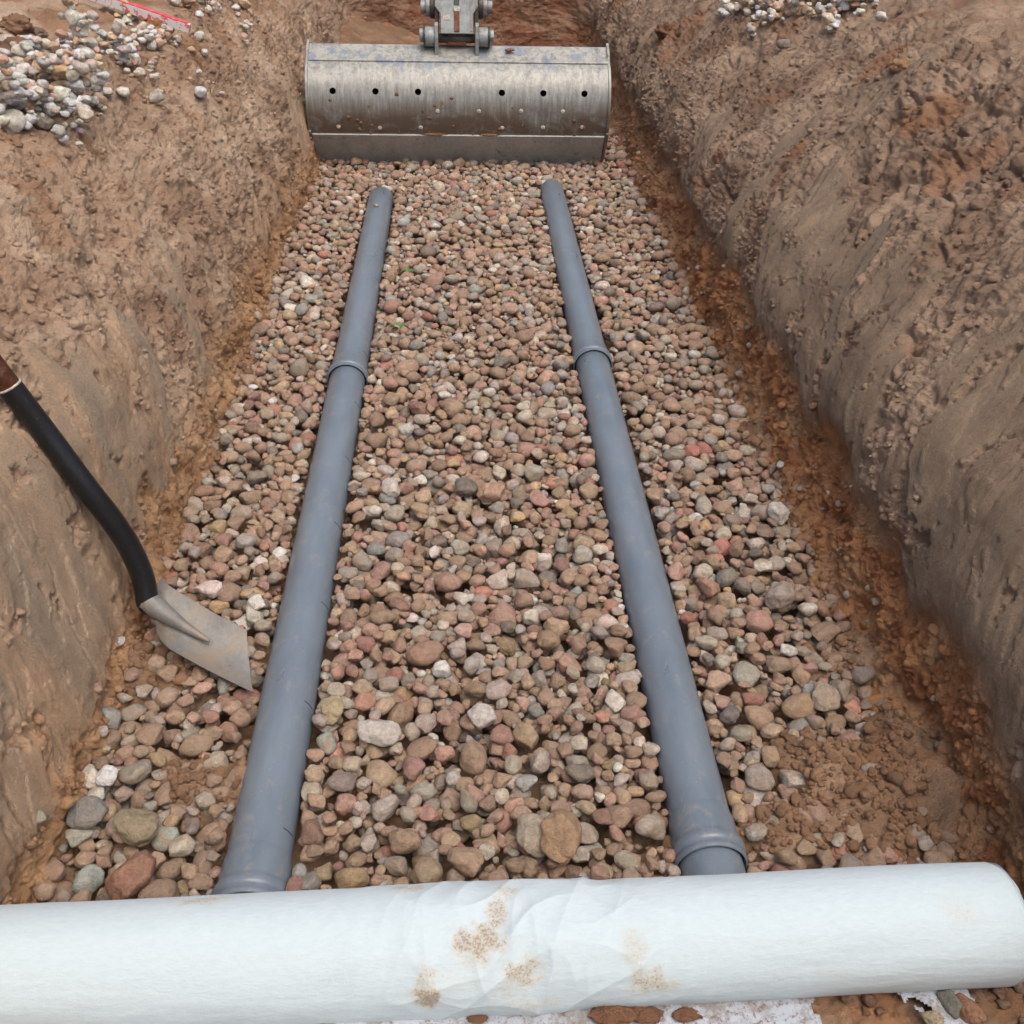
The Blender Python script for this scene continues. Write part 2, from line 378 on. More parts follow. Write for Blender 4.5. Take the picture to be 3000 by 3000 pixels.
# scraped plates: elongated down the wall, mostly where the digging bucket smeared the clay
shear = np.where(right > 0, 0.55, -0.25)
pl = fbm((wx + shear * wt) * 3.2, wt * 1.25, 60, 5, 0.62)
nearw = np.where(right > 0, sst(4.6, 2.0, PYc), sst(3.1, 1.6, PYc))
band = sst(0.04, 0.18, zrel) * sst(np.where(right > 0, 0.74, 0.66) , np.where(right > 0, 0.44, 0.40), zrel)
lowcut = np.where(right > 0, sst(0.19, 0.25, zrel + 0.07 * fbm(UU * 4, TT * 0.0 + 3, 66, 4)), sst(0.0, 0.16, zrel + 0.10 * fbm(UU * 5, TT * 0 + 3, 67, 3)))
smooth = sst(0.02, 0.09, pl + 0.62 * nearw * band + 0.02 * band - 0.16 - 0.10 * (1 - nearw) * np.where(right > 0, .4, 1.0) - 0.25 * (1 - band)) * lowcut * (Wt[0] + Wt[1])[:, None]
smooth = np.clip(smooth * sst(-.42, -.30, fbm(wx * 11, wt * 7, 63, 4, .6)), 0, 1)
rough_ = 1 - 0.97 * smooth
clod1, clod2, cid = worley(wx * 9, wt * 9, 70)
c1b, c2b, cidb = worley(wx * 26, wt * 26, 74)
ledge = np.clip(1 - np.abs(fbm((UU + .5 * TT) * 2.2, TT * 3.4, 80, 4, 0.6)) * 7.0, 0, 1) ** 1.5
groove = fbm((UU + shear * TT) * 20, TT * 2.0, 84, 4, 0.6)
upper = sst(0.45, 0.75, TT)
D = big + 0.02 * fbm(UU * 4.5, TT * 4, 5, 3) * (0.3 + rough_)
D = D + rough_ * (0.007 * (cid - 0.5) * sst(0.0, 0.12, clod2 - clod1) * (0.25 + 0.75 * upper) + 0.009 * (0.5 - worley(wx * 17, wt * 15, 78)[0]) + .006 * (.5 - worley(UU * 48, TT * 40, 79)[0]) + .005 * fbm(UU * 70, TT * 60, 81, 3, .7)
                  + 0.011 * fbm(wx * 22, wt * 18, 90, 4, 0.62) - 0.012 * (1 - 2.2 * billow(wx * 15, wt * 9, 93, 3)) * (1 - upper)
                  + 0.006 * (0.5 - c1b) + 0.009 * groove + 0.006 * fbm((UU + shear * TT) * 55, TT * 14, 87, 3, .65))
D = D - 0.022 * ledge * rough_ * sst(0.3, 0.5, TT) * np.where(right > 0, 1.0, 0.35) * sst(-0.1, 0.35, fbm(UU * 1.6, TT * 1.6, 97, 2) + 0.15)
D = D + smooth * (0.006 + 0.0016 * groove + .0006 * fbm((UU + shear * TT) * 60, TT * 5, 88, 3, .6) + .0035 * np.floor(2.2 * fbm((wx + shear * wt) * 5.5, wt * 2.6, 190, 5, .6)) + .0012 * fbm(wx * 30, wt * 26, 192, 3, .6))
# the orange bed under the right bank is cut back a little, the clay above stands proud
D = D - 0.030 * (right * sst(0.28, 0.21, zrel + 0.07 * fbm(UU * 4, TT * 0 + 3, 66, 4)) * sst(-0.02, 0.10, zrel)) * (0.6 + 0.8 * fbm(UU * 3, TT * 3, 99, 2))
D = D + 0.05 * sst(.9, 1.6, TT) * fbm(UU * 2.0, TT * 2.0, 101, 4, 0.6) * far_fade + 0.014 * upper * (0.5 - clod1) * far_fade * sst(1.15, 1.4, TT)
D = D - 0.007 * np.clip(1 - np.abs(perlin((wx + shear * wt) * 4.5, wt * 1.1, 180)) * 26, 0, 1) * sst(.0, .3, perlin(UU * 2.1, TT * 2.3, 184) + .1)
D = D * far_fade * (1 - 0.6 * wf[:, None])
D = np.where(wf[:, None] > 0.5, D + 0.03 * fbm(UU * 5, TT * 7, 111, 5, 0.6) * far_fade, D)
P = B + N * D[..., None]
# spoil heaps well back from the edge and toe debris
P[..., 2] += far_fade * 0.10 * sst(1.5, 2.3, TT) * (0.5 + fbm(UU * 1.2, TT * 1.2, 120, 4))
def mixc(a, b, m): return a * (1 - m[..., None]) + b * m[..., None]
cl = lambda *c: np.broadcast_to(lin(c), (nu, nt_, 3))
nz = lambda s, a, b, o=4: sst(-0.35, 0.35, fbm(wx * a, wt * b, s, o, 0.6))
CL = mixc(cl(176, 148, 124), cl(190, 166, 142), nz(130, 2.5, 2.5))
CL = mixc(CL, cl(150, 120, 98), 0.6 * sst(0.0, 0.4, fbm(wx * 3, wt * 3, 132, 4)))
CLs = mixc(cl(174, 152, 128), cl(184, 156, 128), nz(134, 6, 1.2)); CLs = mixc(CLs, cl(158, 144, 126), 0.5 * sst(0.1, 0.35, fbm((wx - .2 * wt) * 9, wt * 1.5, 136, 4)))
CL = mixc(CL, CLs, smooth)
lo_ = sst(0.30, 0.08, zrel + 0.10 * fbm(UU * 3, TT * 5, 138, 4)) * (1 - 0.75 * smooth)
CL = mixc(CL, mixc(cl(188, 150, 112), cl(160, 118, 80), nz(140, 9, 9)), 0.8 * lo_)
CL = mixc(CL, cl(150, 104, 66), 0.5 * sst(0.15, 0.35, fbm(wx * 5, wt * 4, 143, 4)) * (1 - smooth) * sst(.5, .9, TT))
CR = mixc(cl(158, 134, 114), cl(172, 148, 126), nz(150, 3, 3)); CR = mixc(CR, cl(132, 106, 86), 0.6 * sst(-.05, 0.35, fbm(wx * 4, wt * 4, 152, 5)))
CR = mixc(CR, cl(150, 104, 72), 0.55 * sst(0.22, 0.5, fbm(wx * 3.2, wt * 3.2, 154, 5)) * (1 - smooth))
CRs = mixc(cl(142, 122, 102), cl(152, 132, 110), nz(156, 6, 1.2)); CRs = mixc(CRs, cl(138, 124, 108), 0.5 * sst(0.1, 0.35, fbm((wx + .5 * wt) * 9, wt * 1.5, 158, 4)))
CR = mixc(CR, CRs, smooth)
lo_ = (1 - sst(0.18, 0.28, zrel + 0.07 * fbm(UU * 4, TT * 0 + 3, 66, 4)))
ore = mixc(cl(190, 138, 94), cl(160, 106, 70), nz(160, 9, 7)); ore = mixc(ore, cl(182, 144, 108), 0.75 * sst(0.05, 0.35, fbm(wx * 6, wt * 8, 163, 4)))
CR = mixc(CR, ore, lo_ * (0.92 - 0.35 * sst(3.2, 5.5, PYc)))
CFc = mixc(cl(148, 112, 90), cl(166, 132, 108), nz(170, 4, 6)); CFc = mixc(CFc, cl(132, 86, 62), 0.7 * sst(0, .3, fbm(wx * 3, wt * 9, 172, 4)))
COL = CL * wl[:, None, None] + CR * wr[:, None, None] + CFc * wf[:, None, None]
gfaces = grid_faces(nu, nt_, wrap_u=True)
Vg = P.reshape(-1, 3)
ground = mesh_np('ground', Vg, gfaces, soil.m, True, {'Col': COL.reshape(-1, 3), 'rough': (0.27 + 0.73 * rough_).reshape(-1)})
tag(ground, 'brown earth banks and open ground around the trench', kind='structure')
# fast ray casts against a thinned copy of the banks
sub = P[::3, :-6:3]; fb = grid_faces(sub.shape[0], sub.shape[1])
bvh = BVHTree.FromPolygons([tuple(v) for v in sub.reshape(-1, 3)], [tuple(f) for f in fb.tolist()])
def hit(px, py):
    d = ray(px, py); r = bvh.ray_cast(Vector(CAM), Vector(d))
    return (np.array(r[0]), np.array(r[1])) if r[0] is not None else (None, None)

# trench floor: sand under the gravel, rising through it where soil has slid in
def floor_z(X, Y, k=1.0):
    z = -0.056 + 0.010 * fbm(X * 3, Y * 3, 200, 3)
    def blob(px, py, rx, ry, h, k=1.0):
        c = at(px, py, -0.02); n = 0.35 * fbm(X * 7, Y * 7, 210, 3)
        d = np.sqrt(((X - c[0]) / rx) ** 2 + ((Y - c[1]) / ry) ** 2) + n
        return h * sst(1.2, 0.35, d) * (1 + .22 * fbm(X * 13, Y * 13, 214, 3))
    for a in ((2520, 2330, .24, .20, .098), (2360, 2450, .20, .10, .088), (600, 2330, .15, .13, .074), (2230, 1330, .14, .13, .074), (2080, 1230, .09, .20, .066), (2450, 1950, .13, .16, .062),
              (1990, 2580, .13, .08, .050), (900, 1120, .06, .25, .060), (470, 1990, .12, .13, .070), (700, 1100, .07, .35, .06), (420, 2450, .1, .1, .04),
              (1780, 1100, .10, .12, .048), (1840, 1320, .06, .10, .05)):
        z = np.maximum(z, -0.056 + blob(*a) * k)
    e = np.minimum(X - XL, XR - X)                                  # toe of both banks
    toe = sst(0.07, -0.04, e + 0.035 * fbm(X * 6, Y * 6, 220, 3))
    z = z + 0.045 * toe
    near = sst(0.95, 0.86, Y + 0.02 * fbm(X * 9, Y * 9, 224, 2))
    z = np.maximum(z, -0.056 + near * 0.112)
    f1, f2, idv = worley(X * 30, Y * 30, 230)
    g1, g2, gd = worley(X * 75 + fbm(X * 40, Y * 40, 238, 2), Y * 75, 236)
    z = z + 0.011 * fbm(X * 22, Y * 22, 232, 5, 0.68) + 0.004 * (0.5 - f1) * 2 + 0.006 * (idv - .5) * sst(0, .15, f2 - f1) + .0080 * (.5 - g1)
    z = z + 0.32 * sst(6.15, 6.9, Y) * sst(0.3, -0.6, X) * 0.8
    return z
xs = np.arange(XL - 0.10, XR + 0.10, 0.0055)
yv = np.concatenate([np.arange(-1.4, 0.7, 0.03), np.arange(0.7, 2.6, 0.0055), np.arange(2.6, 5.4, 0.010), np.arange(5.4, 7.75, 0.03)])
GX, GY = np.meshgrid(xs, yv, indexing='ij'); GZ = floor_z(GX, GY)
nzf = sst(-0.3, 0.3, fbm(GX * 5, GY * 5, 240, 4))[..., None]
FC = lin((164, 136, 112)) * (1 - nzf) + lin((146, 118, 94)) * nzf
org = sst(0.0, 0.4, fbm(GX * 6, GY * 6, 244, 4))[..., None] * 0.5; FC = FC * (1 - org) + lin((160, 112, 74)) * org
tf = mesh_np('trench_floor', np.stack([GX, GY, GZ], -1).reshape(-1, 3), grid_faces(len(xs), len(yv)), soil.m, True,
             {'Col': FC.reshape(-1, 3), 'rough': np.full(GX.size, 1.0)})
tag(tf, 'damp brown sand floor of the trench', kind='structure')

# ------------------------------------------------------------------ stones
def ico(sub):
    bm = bmesh.new(); bmesh.ops.create_icosphere(bm, subdivisions=sub, radius=1.0)
    V = np.array([v.co[:] for v in bm.verts]); F = np.array([[v.index for v in f.verts] for f in bm.faces]); bm.free(); return V, F
ICO = {k: ico(k) for k in (1, 2, 3, 4)}
def n3(V, f, s):
    return (perlin(V[:, 0] * f + V[:, 2] * .7 * f, V[:, 1] * f + 5, s) + perlin(V[:, 1] * f - V[:, 2] * .6 * f, V[:, 2] * f + V[:, 0] * .4 * f + 9, s + 1) + perlin(V[:, 2] * f + 3, V[:, 0] * f - V[:, 1] * .5 * f, s + 2)) / 2
def stone_shape(sub, seed, ang):
    V, F = ICO[sub]; r = np.random.default_rng(seed)
    W = V.copy()
    for k in range(int(r.integers(6, 13))):                        # worn facets
        n = r.normal(size=3); n /= np.linalg.norm(n); d = r.uniform(0.50, 0.80) if ang > 0.35 else r.uniform(0.66, 0.92)
        e = W @ n - d; m = e > 0
        W = np.where(m[:, None], W - n * (e * (0.65 + 0.3 * ang))[:, None], W)
    W = W * (1 + 0.17 * n3(V, 1.3, seed % 50)[:, None] + 0.07 * n3(V, 3.2, seed % 70)[:, None] + .025 * n3(V, 7, seed % 90)[:, None])
    W[:, 2] *= 1 + 0.15 * W[:, 0] * r.uniform(-1, 1)
    W[:, 1] *= 1 + 0.25 * W[:, 0] * r.uniform(-1, 1)
    ext = np.abs(W).max(0); return W / ext
PROT = {k: [stone_shape(k, 100 + i, (i % 5) / 5) for i in range(48)] for k in (1, 2, 3)}
PAL = [((150, 122, 100), 26), ((138, 110, 92), 16), ((160, 134, 110), 16), ((166, 128, 112), 12), ((148, 108, 96), 9), ((158, 96, 84), 2.5), ((156, 150, 142), 14),
       ((182, 171, 156), 11), ((120, 118, 112), 6), ((212, 205, 194), 5.0), ((172, 142, 104), 4), ((98, 92, 86), 4), ((168, 112, 94), .7), ((136, 144, 142), 3)]
PC = np.array([lin(np.array(p[0]) * .68 + np.array((150, 133, 114)) * .32) for p in PAL]) * 1.24 * np.array([.98, 1.0, 1.03]); PW = np.array([p[1] for p in PAL], float); PW /= PW.sum()
PW2 = PW * np.array([.5, .25, .8, .6, .15, .1, 3.0, 4, .8, 8, .8, .3, .1, 2.0]); PW2 /= PW2.sum()
def rotm(r, tilt):
    yaw = r.uniform(0, 2 * np.pi); ax = r.uniform(0, 2 * np.pi); t = r.normal(0, tilt)
    return yaw, np.array((Matrix.Rotation(t, 3, Vector((math.cos(ax), math.sin(ax), 0))) @ Matrix.Rotation(yaw, 3, 'Z')).to_4x4())[:3, :3]
class Heap:
    def __init__(s, x0, x1, y0, y1, cell, H):
        s.x0, s.y0, s.c = x0, y0, cell; s.nx = int((x1 - x0) / cell); s.ny = int((y1 - y0) / cell)
        gx = x0 + (np.arange(s.nx) + .5) * cell; gy = y0 + (np.arange(s.ny) + .5) * cell
        s.GX, s.GY = np.meshgrid(gx, gy, indexing='ij'); s.H = H(s.GX, s.GY); s.st = []
    def foot(s, x, y, a, b, c, yaw):
        R = max(a, b); i0 = max(0, int((x - R - s.x0) / s.c)); i1 = min(s.nx, int((x + R - s.x0) / s.c) + 2)
        j0 = max(0, int((y - R - s.y0) / s.c)); j1 = min(s.ny, int((y + R - s.y0) / s.c) + 2)
        if i1 - i0 < 2 or j1 - j0 < 2: return None
        gx = s.GX[i0:i1, j0:j1] - x; gy = s.GY[i0:i1, j0:j1] - y
        ca, sa = math.cos(yaw), math.sin(yaw); q = ((gx * ca + gy * sa) / a) ** 2 + ((-gx * sa + gy * ca) / b) ** 2
        m = q < 0.92
        if not m.any(): return None
        hh = c * np.sqrt(np.clip(1 - q, 0, 1)); return (i0, i1, j0, j1, m, hh)
    def drop(s, x, y, a, b, c, yaw, zmax=None):
        f = s.foot(x, y, a, b, c, yaw)
        if f is None: return None
        i0, i1, j0, j1, m, hh = f; v = (s.H[i0:i1, j0:j1] + hh)[m]
        z = 0.72 * v.max() + 0.28 * v.mean()                       # settle into the gap
        return (z, f) if zmax is None or z < zmax else None
    def put(s, z, f):
        i0, i1, j0, j1, m, hh = f; Hs = s.H[i0:i1, j0:j1]; Hs[m] = np.maximum(Hs[m], (z + hh)[m])
def build_stones(name, items, parent=None, flat=False, lodf=None):
    """items: (pos, (a,b,c), R, colour, dust, proto index, lod)"""
    Vs, Fs, Cs, Ds = [], [], [], []; off = 0
    for pos, abc, R, c, d, pi, lod in items:
        W = (PROT[lod][pi] * abc) @ R.T + pos
        Vs.append(W); Fs.append(ICO[lod][1] + off); off += len(W)
        Cs.append(np.broadcast_to(c, (len(W), 3))); Ds.append(np.full(len(W), d))
    return mesh_np(name, np.concatenate(Vs), np.concatenate(Fs), stone.m, True, {'Col': np.concatenate(Cs), 'dust': np.concatenate(Ds)}, parent)
def rand_col(r, pw=PW, dark=1.0):
    c = PC[r.choice(len(PC), p=pw)] * r.uniform(0.74, 1.32) * (1 + r.normal(0, 0.03, 3)); return np.clip(c * dark, 0.01, 0.72)

def in_poly(x, y, poly):
    c = False; n = len(poly); j = n - 1
    for i in range(n):
        if (poly[i][1] > y) != (poly[j][1] > y) and x < (poly[j][0] - poly[i][0]) * (y - poly[i][1]) / (poly[j][1] - poly[i][1]) + poly[i][0]: c = not c
        j = i
    return c
PIPES = ((-0.352, 4.57), (0.420, 4.69)); PR = 0.055
def initH(X, Y):
    z = floor_z(X, Y, 0.0)
    for x, y1 in PIPES:
        z = np.where((np.abs(X - x) < 0.057) & (Y < y1), 1.0, z)
    return z
hp = Heap(XL - 0.03, XR + 0.05, 0.88, 5.75, 0.005, initH)
floor0 = floor_z(hp.GX, hp.GY)
items = []
def settle(n, med, sg, lo, hi, K, zlim=0.03, pick=None):
    xs_ = rng.uniform(XL - 0.01, XR + 0.02, (n, K)); ysq = rng.uniform(0.9, 5.7, (n, K))
    if pick is not None: xs_, ysq = pick(n, K)
    A = np.clip(np.exp(rng.normal(math.log(med), sg, n)), lo, hi)
    for i in range(n):
        a = A[i]; b = a * rng.uniform(.66, .95); c = a * rng.uniform(.50, .82); yaw = rng.uniform(0, np.pi)
        best = None
        for k in range(K):
            r = hp.drop(xs_[i, k], ysq[i, k], a, b, c, yaw, 0.5)
            if r and (best is None or r[0] < best[0]): best = (r[0], r[1], xs_[i, k], ysq[i, k])
        if best is None or best[0] > zlim: continue
        z, f, x, y = best; hp.put(z, f); items.append([x, y, z, a, b, c, yaw])
settle(9500, 0.0176, 0.30, 0.010, 0.034, 3)
settle(6500, 0.0178, 0.30, 0.010, 0.040, 6)
settle(9000, 0.0108, 0.28, 0.006, 0.018, 8, 0.016)
gi = []
_b = [at(470, 1695, .10), at(750, 1830, .04), at(765, 2085, .01), at(445, 1920, .06)]
_bc = [np.array(v) for v in _b]; _bn = np.cross(_bc[1] - _bc[0], _bc[3] - _bc[0]); _bn /= _bn[2]
for x, y, z, a, b, c, yaw in items:
    i = min(hp.nx - 1, max(0, int((x - hp.x0) / hp.c))); j = min(hp.ny - 1, max(0, int((y - hp.y0) / hp.c)))
    if hp.H[i, j] > z + c + 0.030: continue                         # fully buried
    if in_poly(x, y, [(v[0], v[1]) for v in _bc]):
        zb = _bc[0][2] - (_bn[0] * (x - _bc[0][0]) + _bn[1] * (y - _bc[0][1]))
        if z + c > zb - .016:
            z = zb - .018 - c
    t = rng.normal(0, 0.30); ax = rng.uniform(0, 6.28)
    Rm = np.array(Matrix.Rotation(t, 3, Vector((math.cos(ax), math.sin(ax), 0))) @ Matrix.Rotation(yaw, 3, 'Z'))
    lod = 3 if (y < 2.3 and a > 0.012) else 2
    dust = 1.0 if floor0[i, j] > -0.045 else rng.uniform(0.15, 0.95)
    gi.append((np.array([x, y, z]), np.array([a, b, c]) * 1.04, Rm, rand_col(rng), dust, int(rng.integers(48)), lod))
gravel = build_stones('gravel', gi)
tag(gravel, 'mixed brown, pink and grey river gravel covering the trench floor around both pipes', kind='stuff')
print('gravel stones', len(gi), 'H mean', float(np.mean(np.where(hp.H > .5, -0.02, hp.H))))

def single_stone(name, pos, abc, R, c, label, cat='stone', group=None, dust=0.3, seed=1, sub=4):
    W = stone_shape(3, seed, .4) if sub == 3 else stone_shape(4, seed, .4)
    o = mesh_np(name, (W * abc) @ R.T, ICO[sub][1], stone.m, True, {'Col': np.broadcast_to(np.asarray(c), (len(W), 3)), 'dust': np.full(len(W), dust)})
    o.location = pos; return tag(o, label, cat, group)
SOLO = [  # px, py, length, colour, label
    (1108, 2190, .046, (196, 190, 180), 'large whitish faceted stone in the middle of the gravel, biggest pale one between the pipes'),
    (1365, 1470, .036, (112, 108, 100), 'dark grey rounded stone beside a long brown one, halfway along the gravel'),
    (1440, 1490, .038, (176, 146, 122), 'long tan-brown oval stone right of a dark grey stone, halfway along the gravel'),
    (1145, 1475, .032, (212, 204, 196), 'upright whitish-pink stone close to the left pipe, halfway along the gravel'),
    (1192, 1300, .030, (200, 198, 190), 'round white stone between the pipes, below a large reddish-brown stone'),
    (1230, 1235, .036, (142, 108, 96), 'large reddish-brown stone between the pipes, above a round white stone'),
    (1465, 1100, .036, (120, 116, 108), 'grey boulder-like stone between the pipe collars'),
    (1560, 2495, .040, (172, 160, 142), 'smooth pale grey-beige stone near the white roll, left of the largest tan stone'),
    (1650, 2510, .052, (166, 138, 108), 'largest tan oval stone near the white roll, between the pipes'),
    (1405, 2150, .034, (206, 200, 192), 'pale grey pear-shaped stone right of centre in the lower gravel'),
    (975, 2115, .034, (178, 164, 130), 'blocky yellowish stone touching the right side of the left pipe'),
    (2020, 1355, .030, (172, 116, 104), 'smooth salmon-red stone right of the right pipe'),
    (2270, 1548, .034, (204, 198, 188), 'white triangular stone right of the right pipe near the bank'),
    (2272, 1795, .042, (164, 150, 140), 'large round pinkish-grey stone right of the right pipe'),
    (2402, 2080, .036, (170, 154, 136), 'round grey-brown stone at the edge of the soil spill on the right'),
    (268, 2438, .036, (140, 138, 132), 'round dark grey speckled stone against the left bank'),
    (280, 2320, .030, (216, 208, 190), 'cream white stone against the left bank, left of a smaller white one'),
    (328, 2328, .022, (224, 224, 222), 'small bright white stone right of a cream stone by the left bank'),
    (415, 2470, .040, (150, 138, 112), 'olive-brown mottled stone in the gravel left of the left pipe'),
    (405, 2620, .050, (150, 112, 92), 'large flat red-brown stone at the white roll, left of the left pipe'),
    (620, 1765, .034, (222, 204, 196), 'pinkish white oval stone beyond the shovel blade'),
    (760, 1808, .026, (222, 218, 206), 'small white oval stone between the shovel and the left pipe'),
]
for i, (px, py, a, c, lb) in enumerate(SOLO):
    p = at(px, py, 0.0); b = a * (.72 + .2 * ((i * 37) % 10) / 10); cc = a * (.55 + .15 * ((i * 53) % 10) / 10); yaw = (i * 1.7) % 3.1
    r = hp.drop(p[0], p[1], a, b, cc, yaw)
    z = r[0] - cc * 0.35; hp.put(z, r[1])
    Rm = np.array(Matrix.Rotation(0.15, 3, 'X') @ Matrix.Rotation(yaw, 3, 'Z'))
    single_stone('stone', (p[0], p[1], z), (a, b, cc), Rm, lin(c) * 1.05, lb, seed=300 + i, dust=0.35)

# heaps of paler stones on the banks
Hx0, Hx1 = -3.2, 3.0
def surf_grid(x0, x1, y0, y1, cell):
    nx = int((x1 - x0) / cell) + 1; ny = int((y1 - y0) / cell) + 1; Hm = np.full((nx, ny), -9.0)
    i = ((Vg[:, 0] - x0) / cell).astype(int); j = ((Vg[:, 1] - y0) / cell).astype(int)
    m = (i >= 0) & (i < nx) & (j >= 0) & (j < ny); np.maximum.at(Hm, (i[m], j[m]), Vg[m, 2])
    for _ in range(8):
        pad = np.pad(Hm, 1, mode='edge'); nb = np.maximum.reduce([pad[:-2, 1:-1], pad[2:, 1:-1], pad[1:-1, :-2], pad[1:-1, 2:]])
        Hm = np.where(Hm < -5, nb, Hm)
    return lambda X, Y: Hm[np.clip(((X - x0) / cell).astype(int), 0, nx - 1), np.clip(((Y - y0) / cell).astype(int), 0, ny - 1)]
def heap(name, polys, box, label, med, world=None, lod=3, pw=PW2):
    hh = Heap(*box, 0.006, surf_grid(*box, 0.012)); its = []
    def place(x, y, a):
        b = a * rng.uniform(.66, .95); c = a * rng.uniform(.5, .8); yaw = rng.uniform(0, 3.14); r = hh.drop(x, y, a, b, c, yaw)
        if r is None or r[0] < -1: return
        z = r[0] - 0.25 * c; hh.put(z, r[1])
        Rm = np.array(Matrix.Rotation(rng.normal(0, .25), 3, 'X') @ Matrix.Rotation(yaw, 3, 'Z'))
        its.append((np.array([x, y, z]), np.array([a, b, c]), Rm, rand_col(rng, pw, 1.6), rng.uniform(0, .25), int(rng.integers(48)), lod))
    for poly, n in polys:
        bx = [p[0] for p in poly]; by = [p[1] for p in poly]; k = 0; g = 0
        while k < n and g < n * 20:
            g += 1; px = rng.uniform(min(bx), max(bx)); py = rng.uniform(min(by), max(by))
            if not in_poly(px, py, poly): continue
            p, nn = hit(px, py)
            if p is None: continue
            place(p[0], p[1], float(np.clip(np.exp(rng.normal(math.log(med), .34)), .007, .030))); k += 1
    if world:
        for q in range(world[4]): place(rng.uniform(world[0], world[1]), rng.uniform(world[2], world[3]), float(np.clip(np.exp(rng.normal(math.log(med), .32)), .008, .04)))
    o = build_stones(name, its); tag(o, label, kind='stuff'); return hh
hl = heap('gravel_heap', [([(-60, 190), (60, 160), (170, 130), (290, 170), (260, 250), (330, 300), (270, 400), (150, 400), (-60, 400)], 330),
                     ([(170, 125), (300, 130), (480, 105), (560, 140), (420, 160), (300, 190), (180, 160)], 90),
                     ([(330, 160), (400, 165), (480, 235), (430, 260), (340, 200)], 34),
                     ([(440, -20), (600, -30), (650, 40), (620, 62), (575, 52), (500, 10)], 45), ([(330, 50), (380, 45), (430, 75), (400, 85), (340, 75)], 9),
                     ([(670, 0), (720, 10), (740, 80), (730, 190), (700, 60)], 14), ([(280, 300), (620, 100), (700, 300), (480, 330)], 14),
                     ([(250, 350), (330, 370), (280, 470), (170, 430)], 10)],
          (-2.6, -0.7, 1.9, 6.2), 'heap of pale river stones on top of the left bank', .0155, (-2.1, -1.3, 2.5, 3.4, 300))
hr = heap('gravel_heap', [([(2130, 0), (2200, -30), (2620, -40), (2560, 30), (2480, 60), (2330, 60), (2250, 90), (2100, 60)], 190), ([(2380, 50), (2480, 40), (2500, 80), (2430, 110)], 12),
                     ([(2100, 60), (2330, 120), (2300, 160), (2120, 110)], 5)],
          (0.95, 3.0, 2.5, 6.5), 'scatter of pale pebbles along the top of the right bank', .018, (1.5, 2.0, 3.9, 4.9, 60))
# gravel mound beyond the bucket
its = []
for q in range(900):
    x = rng.uniform(-0.62, 0.25); y = rng.uniform(5.75, 6.75); a = float(np.clip(np.exp(rng.normal(math.log(.024), .3)), .012, .045))
    its.append((np.array([x, y, float(floor_z(np.array([x]), np.array([y]))[0]) + rng.uniform(0.005, .04)]), np.array([a, a * .8, a * .65]), rotm(rng, .4)[1], rand_col(rng, PW2), .3, int(rng.integers(48)), 2))
tag(build_stones('gravel_mound', its), 'low mound of pale gravel behind the excavator bucket', kind='stuff')
# lone stones on the walls
for i, (px, py, a, c, lb) in enumerate([
    (147, 172, .040, (178, 158, 140), 'large round tan boulder on top of the pale stone heap, left bank'),
    (30, 365, .040, (196, 194, 180), 'big pale greenish stone at the frame edge of the left stone heap'),
    (118, 365, .034, (136, 128, 116), 'dark grey-brown rough stone at the lower edge of the left stone heap'),
    (231, 388, .016, (196, 174, 176), 'pinkish stone at the tip of the stone heap on the left bank'),
    (345, 1883, .014, (180, 182, 180), 'small grey-white stone stuck in the left bank behind the shovel'),
    (2170, 1097, .014, (170, 176, 180), 'small bluish stone stuck in the orange layer of the right bank, upper one'),
    (2117, 1218, .013, (186, 190, 188), 'thin pale stone stuck in the orange layer below a bluish one'),
    (2297, 1365, .017, (200, 200, 192), 'slim white stone stuck in the right bank above the gravel edge'),
    (345, 75, .030, (206, 202, 190), 'tall white stone leaning beside the red and white lath'),
    (2435, 92, .018, (200, 196, 182), 'lowest white pebble rolled down from the pebbles on the right bank')]):
    p, nn = hit(px, py)
    if p is None: continue
    single_stone('stone', p + nn * a * .25, (a, a * .85, a * .7), np.array(Matrix.Rotation(i * .9, 3, 'Z') @ Matrix.Rotation(.4, 3, 'X')), lin(c) * 1.1, lb, seed=500 + i, dust=0.2)
its = []; cq = np.argwhere((ZZ[:, :-6] > .0) & (ZZ[:, :-6] < .75) & (PYc[:, :-6] > 1.0) & (PYc[:, :-6] < 5.5) & ((wl + wr)[:, None] > .9))
wq = np.exp(-ZZ[cq[:, 0], cq[:, 1]] * 11) * PYc[cq[:, 0], cq[:, 1]]; wq /= wq.sum()
for iu, it in cq[rng.choice(len(cq), 170, p=wq)]:
    a = float(np.clip(np.exp(rng.normal(math.log(.0085), .4)), .004, .02))
    its.append((P[iu, it] + N[iu, it] * a * .1, np.array([a, a * .85, a * .7]), rotm(rng, .8)[1], rand_col(rng), rng.uniform(.3, 1), int(rng.integers(48)), 2))
tag(build_stones('embedded_pebbles', its), 'small pebbles stuck in the lower part of both banks', kind='stuff')
